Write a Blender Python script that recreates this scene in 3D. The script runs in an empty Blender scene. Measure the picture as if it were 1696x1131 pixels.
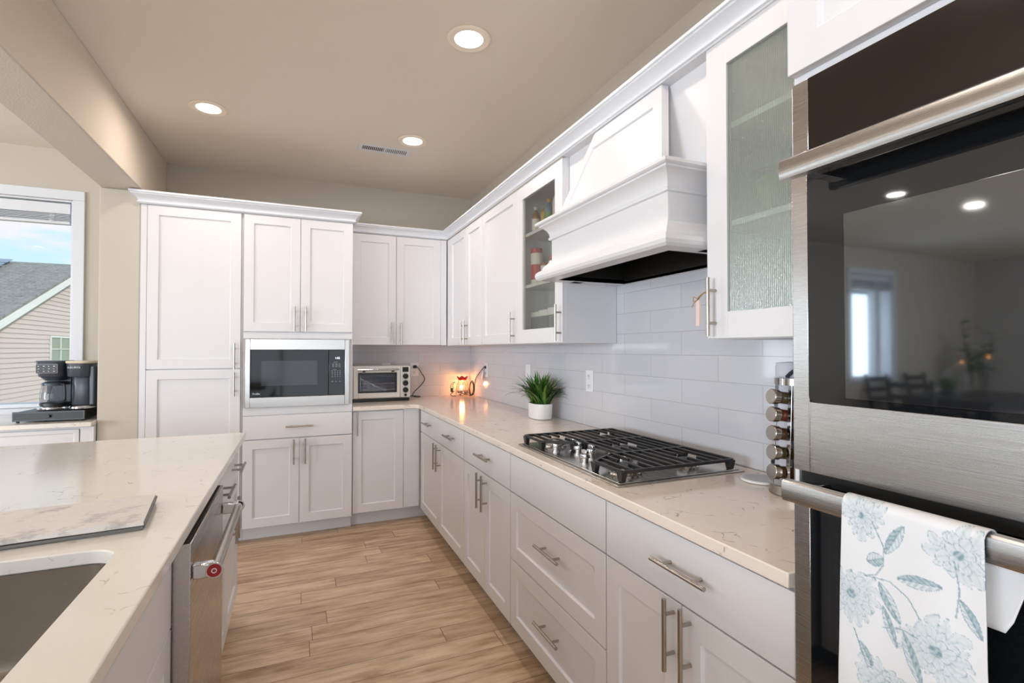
import bpy, bmesh, math, random
from math import sin, cos, pi, radians, sqrt, atan2
from mathutils import Vector, Matrix, noise

sc = bpy.context.scene
COL = sc.collection
random.seed(7)

# ------------------------------------------------------------------ camera
FPX = 833.3
cam_d = bpy.data.cameras.new('camera')
cam_d.sensor_width = 36.0
cam_d.lens = FPX * 36.0 / 1696.0
cam_d.clip_start = 0.02
cam = bpy.data.objects.new('camera', cam_d)
COL.objects.link(cam)
cam.location = (-1.5132, -4.5486, 1.342)
cam.rotation_euler = (radians(90.9), 0, radians(-23.07))
sc.camera = cam

# ------------------------------------------------------------------ view
vs = sc.view_settings
vs.view_transform = 'Standard'
vs.look = 'None'
vs.exposure = 0.10
vs.gamma = 1.0
vs.use_curve_mapping = False
cy = sc.cycles
cy.max_bounces = 9
cy.diffuse_bounces = 5
cy.glossy_bounces = 5
cy.transmission_bounces = 8
cy.transparent_max_bounces = 12
cy.caustics_reflective = False
cy.caustics_refractive = False
cy.sample_clamp_indirect = 6.0
cy.blur_glossy = 0.4
cy.use_denoising = True

# ------------------------------------------------------------------ sky
w = bpy.data.worlds.new('sky')
sc.world = w
w.use_nodes = True
nt = w.node_tree
nt.nodes.clear()
def wn(t, **k):
    n = nt.nodes.new(t)
    for a, b in k.items():
        setattr(n, a, b)
    return n
geo = wn('ShaderNodeTexCoord')
sep = wn('ShaderNodeSeparateXYZ')
nt.links.new(geo.outputs['Generated'], sep.inputs[0])
rampz = wn('ShaderNodeValToRGB')
rampz.color_ramp.elements[0].position = 0.0
rampz.color_ramp.elements[0].color = (0.90, 0.97, 1.0, 1)
rampz.color_ramp.elements[1].position = 0.5
rampz.color_ramp.elements[1].color = (0.33, 0.62, 0.95, 1)
e = rampz.color_ramp.elements.new(0.12)
e.color = (0.62, 0.87, 1.0, 1)
e = rampz.color_ramp.elements.new(0.25)
e.color = (0.52, 0.80, 1.0, 1)
nt.links.new(sep.outputs['Z'], rampz.inputs[0])
mp = wn('ShaderNodeMapping')
mp.inputs['Scale'].default_value = (5.0, 5.0, 17.0)
mp.inputs['Location'].default_value = (1.3, 0.4, 0.35)
nt.links.new(geo.outputs['Generated'], mp.inputs[0])
nz = wn('ShaderNodeTexNoise')
nz.inputs['Scale'].default_value = 1.35
nz.inputs['Detail'].default_value = 7
nz.inputs['Roughness'].default_value = 0.55
nt.links.new(mp.outputs[0], nz.inputs[0])
cr = wn('ShaderNodeValToRGB')
cr.color_ramp.elements[0].position = 0.47
cr.color_ramp.elements[0].color = (0, 0, 0, 1)
cr.color_ramp.elements[1].position = 0.63
cr.color_ramp.elements[1].color = (1, 1, 1, 1)
nt.links.new(nz.outputs[0], cr.inputs[0])
mx = wn('ShaderNodeMix', data_type='RGBA')
nt.links.new(cr.outputs[0], mx.inputs['Factor'])
nt.links.new(rampz.outputs[0], mx.inputs['A'])
mx.inputs['B'].default_value = (0.90, 0.88, 0.93, 1)
bg = wn('ShaderNodeBackground')
bg.inputs['Strength'].default_value = 1.0
nt.links.new(mx.outputs['Result'], bg.inputs[0])
wo = wn('ShaderNodeOutputWorld')
nt.links.new(bg.outputs[0], wo.inputs[0])

# ------------------------------------------------------------------ sun, added fill lamps and window daylight
def light(name, kind, loc, rot, energy, color=(1, 1, 1), **k):
    d = bpy.data.lights.new(name, kind)
    d.energy = energy
    d.color = color
    for a, b in k.items():
        setattr(d, a, b)
    o = bpy.data.objects.new(name, d)
    o.location = loc
    o.rotation_euler = rot
    COL.objects.link(o)
    return o

light('sun', 'SUN', (6, -6, 12), (radians(52), 0, radians(58)), 2.3, (1.0, 0.97, 0.93), angle=radians(3))
DAY = (0.80, 0.90, 1.0)
# fill lamps added outside made-up openings behind the camera and at left
light('added_fill_back', 'AREA', (-2.6, -9.25, 1.25), (radians(90), 0, 0), 75, DAY, shape='RECTANGLE', size=4.6, size_y=2.2)
light('added_fill_back_left', 'AREA', (-7.2, -9.25, 1.25), (radians(90), 0, 0), 190, DAY, shape='RECTANGLE', size=3.0, size_y=2.2)
light('added_fill_left', 'AREA', (-10.2, -5.6, 1.4), (0, radians(-90), 0), 430, DAY, shape='RECTANGLE', size=2.0, size_y=3.4)
light('daylight_nook', 'AREA', (-4.30, 0.19, 1.60), (radians(-90), 0, 0), 20, DAY, shape='RECTANGLE', size=0.80, size_y=1.25)
light('daylight_dining_window', 'AREA', (-7.26, 0.30, 1.55), (radians(-90), 0, 0), 28, DAY, shape='RECTANGLE', size=0.88, size_y=1.22)

# ------------------------------------------------------------------ materials
MATS = {}
def srgb(r, g, b):
    f = lambda c: (c / 255 / 12.92) if c / 255 <= 0.04045 else ((c / 255 + 0.055) / 1.055) ** 2.4
    return (f(r), f(g), f(b), 1)

class NT:
    """small helper round a material's node tree"""
    def __init__(s, name):
        s.m = bpy.data.materials.new(name)
        s.m.use_nodes = True
        s.t = s.m.node_tree
        s.b = s.t.nodes['Principled BSDF']
        s.out = s.t.nodes['Material Output']
        MATS[name] = s.m
    def n(s, t, **k):
        n = s.t.nodes.new(t)
        for a, b in k.items():
            setattr(n, a, b)
        return n
    def l(s, a, b):
        s.t.links.new(a, b)
    def coord(s, scale=(1, 1, 1), loc=(0, 0, 0), rot=(0, 0, 0), world=True):
        if world:
            g = s.n('ShaderNodeNewGeometry')
            o = g.outputs['Position']
        else:
            g = s.n('ShaderNodeTexCoord')
            o = g.outputs['Object']
        m = s.n('ShaderNodeMapping')
        m.inputs['Scale'].default_value = scale
        m.inputs['Location'].default_value = loc
        m.inputs['Rotation'].default_value = rot
        s.l(o, m.inputs[0])
        return m.outputs[0]
    def noise(s, vec, scale, detail=3, rough=0.5):
        n = s.n('ShaderNodeTexNoise')
        n.inputs['Scale'].default_value = scale
        n.inputs['Detail'].default_value = detail
        n.inputs['Roughness'].default_value = rough
        s.l(vec, n.inputs['Vector'])
        return n.outputs[0]
    def ramp(s, fac, stops):
        r = s.n('ShaderNodeValToRGB')
        el = r.color_ramp.elements
        el[0].position, el[0].color = stops[0]
        el[1].position, el[1].color = stops[-1]
        for p, c in stops[1:-1]:
            x = el.new(p)
            x.color = c
        s.l(fac, r.inputs[0])
        return r.outputs[0]
    def mix(s, fac, a, b, mode='MIX'):
        m = s.n('ShaderNodeMix', data_type='RGBA', blend_type=mode)
        for v, i in ((fac, 'Factor'), (a, 'A'), (b, 'B')):
            if hasattr(v, 'is_linked'):
                s.l(v, m.inputs[i])
            else:
                m.inputs[i].default_value = v
        return m.outputs['Result']
    def bump(s, h, strength, dist=0.001):
        b = s.n('ShaderNodeBump')
        b.inputs['Strength'].default_value = strength
        b.inputs['Distance'].default_value = dist
        s.l(h, b.inputs['Height'])
        s.l(b.outputs[0], s.b.inputs['Normal'])
    def p(s, **k):
        for a, v in k.items():
            i = s.b.inputs[a.replace('_', ' ')]
            if hasattr(v, 'is_linked'):
                s.l(v, i)
            else:
                i.default_value = v
        return s

def plain(name, col, rough=0.5, metal=0.0, **k):
    return NT(name).p(Base_Color=col, Roughness=rough, Metallic=metal, **k)

plain('white_paint', srgb(222, 222, 225), 0.32)
plain('trim_white', srgb(222, 225, 231), 0.4)
plain('light_trim', srgb(242, 232, 218), 0.5)
plain('white_plastic', srgb(232, 233, 236), 0.3)
plain('cord_black', srgb(22, 20, 20), 0.5)
plain('black_plastic', srgb(20, 21, 23), 0.35)
plain('dark_gray_plastic', srgb(62, 68, 78), 0.3)
plain('black_gap', srgb(10, 10, 11), 0.6)
plain('black_iron', srgb(30, 30, 32), 0.42)
plain('nickel', srgb(176, 168, 158), 0.24, 1.0)
plain('chrome', srgb(215, 215, 218), 0.1, 1.0)
plain('red_enamel', srgb(150, 12, 25), 0.3)
plain('red_rim', srgb(190, 30, 24), 0.25)
plain('gasket', srgb(35, 36, 38), 0.5)
plain('toaster_cream', srgb(216, 213, 207), 0.35)
plain('pot_white', srgb(236, 236, 236), 0.25)
plain('soil', srgb(40, 32, 24), 0.9)
plain('twine', srgb(170, 130, 80), 0.8)
plain('tag_pink', srgb(222, 200, 196), 0.7)
plain('dark_wood', srgb(34, 31, 31), 0.35)
plain('candle_gray', srgb(88, 92, 98), 0.5)
plain('upholstery', srgb(120, 122, 128), 0.8)
plain('wall_left_paint', srgb(206, 205, 206), 0.8)
plain('outside_ground', srgb(110, 125, 85), 0.9)
plain('solar_frame', srgb(160, 165, 175), 0.3, 0.4)
plain('vent_dark', srgb(50, 44, 40), 0.7)
plain('print_white', srgb(225, 228, 232), 0.4)
plain('print_gray', srgb(150, 153, 160), 0.4)
plain('bulb_glass', srgb(250, 220, 190), 0.1)
plain('gold_paper', srgb(214, 200, 176), 0.7)
plain('house_trim', srgb(235, 232, 224), 0.6)
plain('hood_liner', srgb(26, 24, 20), 0.45)
plain('hood_filter', srgb(165, 140, 105), 0.35, 0.5)
plain('spice_brown', srgb(110, 72, 38), 0.7)
plain('spice_green', srgb(92, 88, 40), 0.7)
plain('spice_red', srgb(140, 66, 36), 0.7)
plain('tin_blue', srgb(96, 120, 150), 0.5)
plain('tin_yellow', srgb(200, 160, 70), 0.5)
plain('tin_red', srgb(190, 60, 55), 0.5)
plain('tin_white', srgb(225, 222, 214), 0.5)
plain('tin_green', srgb(90, 130, 90), 0.5)
plain('tin_amber', srgb(150, 100, 50), 0.3)
plain('olive_jar', srgb(120, 135, 80), 0.4)
plain('slate_jar', srgb(88, 92, 100), 0.4)
plain('wall_trim_gray', srgb(150, 152, 154), 0.5)

# painted drywall with orange-peel texture
def drywall(name, col, strength=0.15, scale=260):
    t = NT(name)
    v = t.coord()
    n1 = t.noise(v, scale, 2)
    t.p(Base_Color=col, Roughness=0.85)
    t.bump(n1, strength, 0.002)
    return t
drywall('wall_beige', srgb(198, 190, 178))
drywall('beam_beige', srgb(222, 211, 197))
drywall('ceiling_paint', srgb(229, 221, 211))
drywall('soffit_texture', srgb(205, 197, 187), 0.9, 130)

# quartz
def quartz(name, base, fleck):
    t = NT(name)
    v = t.coord()
    wv = t.noise(v, 7, 4)
    mul = t.n('ShaderNodeVectorMath', operation='MULTIPLY_ADD')
    nn = t.n('ShaderNodeTexNoise')
    nn.inputs['Scale'].default_value = 14
    nn.inputs['Detail'].default_value = 3
    t.l(v, nn.inputs['Vector'])
    t.l(nn.outputs['Color'], mul.inputs[0])
    mul.inputs[1].default_value = (0.09, 0.09, 0.09)
    t.l(v, mul.inputs[2])
    vo = t.n('ShaderNodeTexVoronoi', feature='DISTANCE_TO_EDGE')
    vo.inputs['Scale'].default_value = 9
    t.l(mul.outputs[0], vo.inputs['Vector'])
    line = t.ramp(vo.outputs['Distance'], [(0.0, (1, 1, 1, 1)), (0.022, (0, 0, 0, 1))])
    mask = t.ramp(t.noise(v, 17, 4, 0.6), [(0.53, (0, 0, 0, 1)), (0.63, (1, 1, 1, 1))])
    f = t.mix(1.0, line, mask, 'MULTIPLY')
    cloud = t.ramp(wv, [(0.3, base), (0.7, tuple(min(1, c * 1.04) for c in base[:3]) + (1,))])
    c = t.mix(f, cloud, fleck)
    t.p(Base_Color=c, Roughness=0.13, IOR=1.5)
    return t
quartz('quartz', srgb(226, 214, 203), srgb(150, 132, 120))
quartz('island_quartz', srgb(224, 220, 214), srgb(176, 168, 158))

# subway tile: two orientations
def tile(name, axis):
    t = NT(name)
    g = t.n('ShaderNodeNewGeometry')
    s = t.n('ShaderNodeSeparateXYZ')
    t.l(g.outputs['Position'], s.inputs[0])
    c = t.n('ShaderNodeCombineXYZ')
    ad = t.n('ShaderNodeMath', operation='ADD')
    t.l(s.outputs[axis], ad.inputs[0])
    ad.inputs[1].default_value = {'Y': 20 * 0.4064 - (-2.655 + 7 * 0.4064) + 0.4064, 'X': 20 * 0.4064 + 0.1}[axis]
    az = t.n('ShaderNodeMath', operation='ADD')
    t.l(s.outputs['Z'], az.inputs[0])
    az.inputs[1].default_value = -0.9105
    t.l(ad.outputs[0], c.inputs[0])
    t.l(az.outputs[0], c.inputs[1])
    br = t.n('ShaderNodeTexBrick', offset=0.5, offset_frequency=2, squash=1.0)
    br.inputs['Scale'].default_value = 1
    br.inputs['Mortar Size'].default_value = 0.0013
    br.inputs['Mortar Smooth'].default_value = 0.3
    br.inputs['Bias'].default_value = 0
    br.inputs['Brick Width'].default_value = 0.4064
    br.inputs['Row Height'].default_value = 0.1018
    br.inputs['Color1'].default_value = srgb(206, 207, 212)
    br.inputs['Color2'].default_value = srgb(201, 202, 208)
    br.inputs['Mortar'].default_value = srgb(176, 176, 178)
    t.l(c.outputs[0], br.inputs['Vector'])
    inv = t.n('ShaderNodeMath', operation='SUBTRACT')
    inv.inputs[0].default_value = 1
    t.l(br.outputs['Fac'], inv.inputs[1])
    t.p(Base_Color=br.outputs['Color'], Roughness=0.07, IOR=1.5)
    t.bump(inv.outputs[0], 0.5, 0.001)
    return t
tile('tile_right', 'Y')
tile('tile_back', 'X')

# plank floor running along X
def planks():
    t = NT('floor_planks')
    g = t.n('ShaderNodeNewGeometry')
    # every row of planks is shifted by its own amount
    PW = 0.127
    sx_ = t.n('ShaderNodeSeparateXYZ')
    t.l(g.outputs['Position'], sx_.inputs[0])
    def mth(op, a_, b_=None):
        q = t.n('ShaderNodeMath', operation=op)
        for i, v_ in enumerate((a_, b_)):
            if v_ is None:
                continue
            if hasattr(v_, 'is_linked'):
                t.l(v_, q.inputs[i])
            else:
                q.inputs[i].default_value = v_
        return q.outputs[0]
    yy_ = mth('ADD', sx_.outputs['Y'], 160 * PW)
    row = mth('FLOOR', mth('DIVIDE', yy_, PW))
    wnz = t.n('ShaderNodeTexWhiteNoise', noise_dimensions='1D')
    t.l(row, wnz.inputs['W'])
    xx_ = mth('ADD', mth('ADD', sx_.outputs['X'], 24.4), mth('MULTIPLY', wnz.outputs['Value'], 1.22))
    mpp = t.n('ShaderNodeCombineXYZ')
    t.l(xx_, mpp.inputs[0])
    t.l(yy_, mpp.inputs[1])
    br = t.n('ShaderNodeTexBrick', offset=0.0, offset_frequency=2, squash=1.0)
    br.inputs['Scale'].default_value = 1
    br.inputs['Mortar Size'].default_value = 0.0016
    br.inputs['Mortar Smooth'].default_value = 0.2
    br.inputs['Brick Width'].default_value = 1.22
    br.inputs['Row Height'].default_value = PW
    br.inputs['Color1'].default_value = (0, 0, 0, 1)
    br.inputs['Color2'].default_value = (1, 1, 1, 1)
    br.inputs['Mortar'].default_value = (0.5, 0.5, 0.5, 1)
    t.l(mpp.outputs[0], br.inputs['Vector'])
    sepc = t.n('ShaderNodeSeparateColor')
    t.l(br.outputs['Color'], sepc.inputs[0])
    off = t.n('ShaderNodeCombineXYZ')
    m1 = t.n('ShaderNodeMath', operation='MULTIPLY')
    t.l(sepc.outputs[0], m1.inputs[0])
    m1.inputs[1].default_value = 37
    t.l(m1.outputs[0], off.inputs[2])
    add = t.n('ShaderNodeVectorMath', operation='ADD')
    t.l(g.outputs['Position'], add.inputs[0])
    t.l(off.outputs[0], add.inputs[1])
    st = t.n('ShaderNodeMapping')
    st.inputs['Scale'].default_value = (1.7, 15, 1)
    t.l(add.outputs[0], st.inputs[0])
    gr = t.noise(st.outputs[0], 2.2, 8, 0.62)
    st2 = t.n('ShaderNodeMapping')
    st2.inputs['Scale'].default_value = (1.6, 6.5, 1)
    t.l(add.outputs[0], st2.inputs[0])
    gr2 = t.noise(st2.outputs[0], 2.3, 5, 0.6)
    grain = t.ramp(gr, [(0.30, srgb(188, 164, 141)), (0.46, srgb(219, 199, 178)), (0.72, srgb(240, 224, 206))])
    broad = t.ramp(gr2, [(0.30, srgb(202, 182, 160)), (0.50, srgb(240, 231, 219)), (0.7, srgb(255, 251, 245))])
    c1 = t.mix(1.0, grain, broad, 'MULTIPLY')
    tone = t.ramp(sepc.outputs[0], [(0.0, srgb(226, 220, 212)), (1.0, srgb(255, 252, 248))])
    c2 = t.mix(1.0, c1, tone, 'MULTIPLY')
    # knots
    kn = t.n('ShaderNodeMapping')
    kn.inputs['Scale'].default_value = (2.2, 5.5, 1)
    t.l(add.outputs[0], kn.inputs[0])
    vo = t.n('ShaderNodeTexVoronoi')
    vo.inputs['Scale'].default_value = 1.0
    t.l(kn.outputs[0], vo.inputs['Vector'])
    kr = t.ramp(vo.outputs['Distance'], [(0.0, (1, 1, 1, 1)), (0.12, (0, 0, 0, 1))])
    c3 = t.mix(t.mix(1.0, kr, (0.6, 0.6, 0.6, 1), 'MULTIPLY'), c2, srgb(110, 78, 52))
    c4 = t.mix(br.outputs['Fac'], c3, srgb(104, 80, 58))
    t.p(Base_Color=c4, Roughness=0.34, IOR=1.45)
    t.bump(gr, 0.12, 0.001)
planks()

# brushed stainless, streaks running along an axis
def brushed(name, col, rough, scale, strength=0.08, world=True):
    t = NT(name)
    v = t.coord(scale=scale, world=world)
    n1 = t.noise(v, 1.0, 3, 0.6)
    rr = t.ramp(n1, [(0.3, (rough * 0.93,) * 3 + (1,)), (0.7, (rough * 1.07,) * 3 + (1,))])
    t.p(Base_Color=col, Metallic=1.0, Roughness=rr, Anisotropic=0.7)
    tg_ = t.n('ShaderNodeTangent', direction_type='RADIAL', axis='Z')
    t.l(tg_.outputs[0], t.b.inputs['Tangent'])
    if strength:
        t.bump(n1, strength, 0.0003)
    return t
brushed('stainless', srgb(186, 184, 182), 0.27, (900, 2.5, 900), 0.0)        # brushed along Y
brushed('stainless_x', srgb(188, 185, 182), 0.32, (3, 900, 900), 0.0)      # brushed along X
plain('stainless_sink', srgb(178, 172, 164), 0.26, 1.0)
plain('stainless_top', srgb(200, 196, 190), 0.2, 1.0)

# glasses
def glass_thin(name, tint, refl_rough=0.02, opacity=0.0, diff=(0.8, 0.8, 0.8, 1), f0=0.04):
    t = NT(name)
    t.t.nodes.remove(t.b)
    tr = t.n('ShaderNodeBsdfTransparent')
    tr.inputs[0].default_value = tint
    gl = t.n('ShaderNodeBsdfGlossy')
    gl.inputs['Roughness'].default_value = refl_rough
    lw = t.n('ShaderNodeLayerWeight')
    lw.inputs[0].default_value = 0.5
    pw = t.n('ShaderNodeMath', operation='POWER')
    t.l(lw.outputs['Facing'], pw.inputs[0])
    pw.inputs[1].default_value = 5.0
    fr = t.n('ShaderNodeMath', operation='MULTIPLY_ADD')
    t.l(pw.outputs[0], fr.inputs[0])
    fr.inputs[1].default_value = 0.95
    fr.inputs[2].default_value = f0
    m = t.n('ShaderNodeMixShader')
    t.l(fr.outputs[0], m.inputs[0])
    t.l(tr.outputs[0], m.inputs[1])
    t.l(gl.outputs[0], m.inputs[2])
    o = m.outputs[0]
    if opacity > 0:
        df = t.n('ShaderNodeBsdfDiffuse')
        df.inputs[0].default_value = diff
        m2 = t.n('ShaderNodeMixShader')
        m2.inputs[0].default_value = opacity
        t.l(o, m2.inputs[1])
        t.l(df.outputs[0], m2.inputs[2])
        o = m2.outputs[0]
    t.l(o, t.out.inputs[0])
    return t
glass_thin('window_glass', (0.99, 1.0, 1.0, 1), 0.0, f0=0.002)
glass_thin('cabinet_glass', (0.86, 0.87, 0.84, 1), 0.02, 0.03, (0.7, 0.7, 0.7, 1))
glass_thin('clear_glass', (0.93, 0.93, 0.95, 1), 0.01)
glass_thin('carafe_glass', (0.75, 0.77, 0.80, 1), 0.02)
glass_thin('clear_plastic', (0.86, 0.88, 0.92, 1), 0.08, 0.16, (0.8, 0.82, 0.86, 1))
glass_thin('milky_plastic', (0.9, 0.9, 0.97, 1), 0.15, 0.6, (0.86, 0.86, 0.93, 1))

def reeded():
    t = NT('reeded_glass')
    t.t.nodes.remove(t.b)
    g = t.n('ShaderNodeNewGeometry')
    s = t.n('ShaderNodeSeparateXYZ')
    t.l(g.outputs['Position'], s.inputs[0])
    mm = t.n('ShaderNodeMath', operation='MULTIPLY')
    t.l(s.outputs['Y'], mm.inputs[0])
    mm.inputs[1].default_value = 2 * pi / 0.0062
    sn = t.n('ShaderNodeMath', operation='SINE')
    t.l(mm.outputs[0], sn.inputs[0])
    nz = t.noise(t.coord(scale=(1, 260, 90)), 1.0, 3, 0.7)
    ad = t.n('ShaderNodeMath', operation='MULTIPLY_ADD')
    t.l(nz, ad.inputs[0])
    ad.inputs[1].default_value = 1.4
    t.l(sn.outputs[0], ad.inputs[2])
    bp = t.n('ShaderNodeBump')
    bp.inputs['Strength'].default_value = 0.7
    bp.inputs['Distance'].default_value = 0.001
    t.l(ad.outputs[0], bp.inputs['Height'])
    rf = t.n('ShaderNodeBsdfRefraction')
    rf.inputs['IOR'].default_value = 1.12
    rf.inputs['Roughness'].default_value = 0.10
    rf.inputs['Color'].default_value = (0.95, 1.0, 0.95, 1)
    t.l(bp.outputs[0], rf.inputs['Normal'])
    tr = t.n('ShaderNodeBsdfTransparent')
    tr.inputs[0].default_value = (0.93, 1.0, 0.94, 1)
    m0 = t.n('ShaderNodeMixShader')
    m0.inputs[0].default_value = 0.75
    t.l(rf.outputs[0], m0.inputs[1])
    t.l(tr.outputs[0], m0.inputs[2])
    gl = t.n('ShaderNodeBsdfGlossy')
    gl.inputs['Roughness'].default_value = 0.18
    t.l(bp.outputs[0], gl.inputs['Normal'])
    df = t.n('ShaderNodeBsdfTranslucent')
    df.inputs[0].default_value = (0.93, 1.0, 0.95, 1)
    t.l(bp.outputs[0], df.inputs['Normal'])
    d2 = t.n('ShaderNodeBsdfDiffuse')
    d2.inputs[0].default_value = (0.88, 0.97, 0.90, 1)
    t.l(bp.outputs[0], d2.inputs['Normal'])
    md = t.n('ShaderNodeMixShader')
    md.inputs[0].default_value = 0.5
    t.l(df.outputs[0], md.inputs[1])
    t.l(d2.outputs[0], md.inputs[2])
    m1 = t.n('ShaderNodeMixShader')
    m1.inputs[0].default_value = 0.20
    t.l(m0.outputs[0], m1.inputs[1])
    t.l(md.outputs[0], m1.inputs[2])
    m2 = t.n('ShaderNodeMixShader')
    m2.inputs[0].default_value = 0.16
    t.l(m1.outputs[0], m2.inputs[1])
    t.l(gl.outputs[0], m2.inputs[2])
    t.l(m2.outputs[0], t.out.inputs[0])
reeded()

# dark appliance glass
plain('oven_glass', srgb(16, 18, 21), 0.03, 0.0, IOR=1.72, Specular_Tint=(0.86, 0.93, 1.0, 1))
plain('oven_control_glass', srgb(34, 28, 22), 0.12, 0.0, IOR=1.5)
plain('oven_window_glass', srgb(26, 28, 31), 0.04, 0.0, IOR=2.4, Specular_Tint=(0.86, 0.93, 1.0, 1))
plain('microwave_glass', srgb(12, 13, 15), 0.05, 0.0, IOR=1.35)
plain('microwave_window', srgb(34, 36, 42), 0.08, 0.0, IOR=1.42)

def emit(name, col, strength):
    t = NT(name)
    t.p(Base_Color=col, Emission_Color=col, Emission_Strength=strength)
emit('lamp_disc', (1.0, 0.92, 0.80, 1), 3.5)
emit('filament', (1.0, 0.62, 0.34, 1), 5)
emit('flame', (1.0, 0.42, 0.12, 1), 9)
emit('display_white', (0.9, 0.95, 1.0, 1), 1.6)
emit('oven_inner_glow', (0.25, 0.27, 0.28, 1), 0.25)

# leaves
def leafmat():
    t = NT('plant_leaf')
    oi = t.n('ShaderNodeNewGeometry')
    c = t.ramp(oi.outputs['Random Per Island'], [(0, srgb(28, 62, 20)), (0.6, srgb(52, 104, 34)), (1, srgb(128, 158, 62))])
    t.p(Base_Color=c, Roughness=0.38)
leafmat()

# roof shingles
def shingles():
    t = NT('shingle_roof')
    v = t.coord(scale=(1, 1, 1), world=True)
    br = t.n('ShaderNodeTexBrick', offset=0.5)
    br.inputs['Scale'].default_value = 1
    br.inputs['Brick Width'].default_value = 0.32
    br.inputs['Row Height'].default_value = 0.13
    br.inputs['Mortar Size'].default_value = 0.012
    br.inputs['Color1'].default_value = srgb(134, 128, 118)
    br.inputs['Color2'].default_value = srgb(158, 152, 142)
    br.inputs['Mortar'].default_value = srgb(104, 108, 108)
    t.l(v, br.inputs['Vector'])
    n1 = t.noise(v, 9, 4)
    c = t.mix(0.35, br.outputs['Color'], t.ramp(n1, [(0.3, srgb(106, 103, 95)), (0.7, srgb(184, 180, 170))]))
    t.p(Base_Color=c, Roughness=0.9)
shingles()
plain('siding_paint', srgb(212, 193, 182), 0.75)

# folded mat cloth
def matcloth(name, a, b, scale):
    t = NT(name)
    v = t.coord(world=False)
    n1 = t.noise(v, scale, 6, 0.68)
    c = t.ramp(n1, [(0.34, b), (0.47, a), (0.6, a), (0.68, tuple((x + y) / 2 for x, y in zip(a, b)))])
    t.p(Base_Color=c, Roughness=0.95)
    t.bump(t.noise(v, 600, 2), 0.3, 0.001)
matcloth('mat_print', srgb(217, 215, 213), srgb(178, 178, 180), 13)
plain('mat_edge', srgb(120, 120, 120), 0.9)
plain('trivet_print', srgb(196, 196, 200), 0.5)

def vcolcloth():
    t = NT('towel_print')
    a = t.n('ShaderNodeVertexColor')
    a.layer_name = 'print'
    t.p(Base_Color=a.outputs[0], Roughness=0.95)
    t.bump(t.noise(t.coord(world=False), 900, 2), 0.25, 0.001)
vcolcloth()

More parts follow.
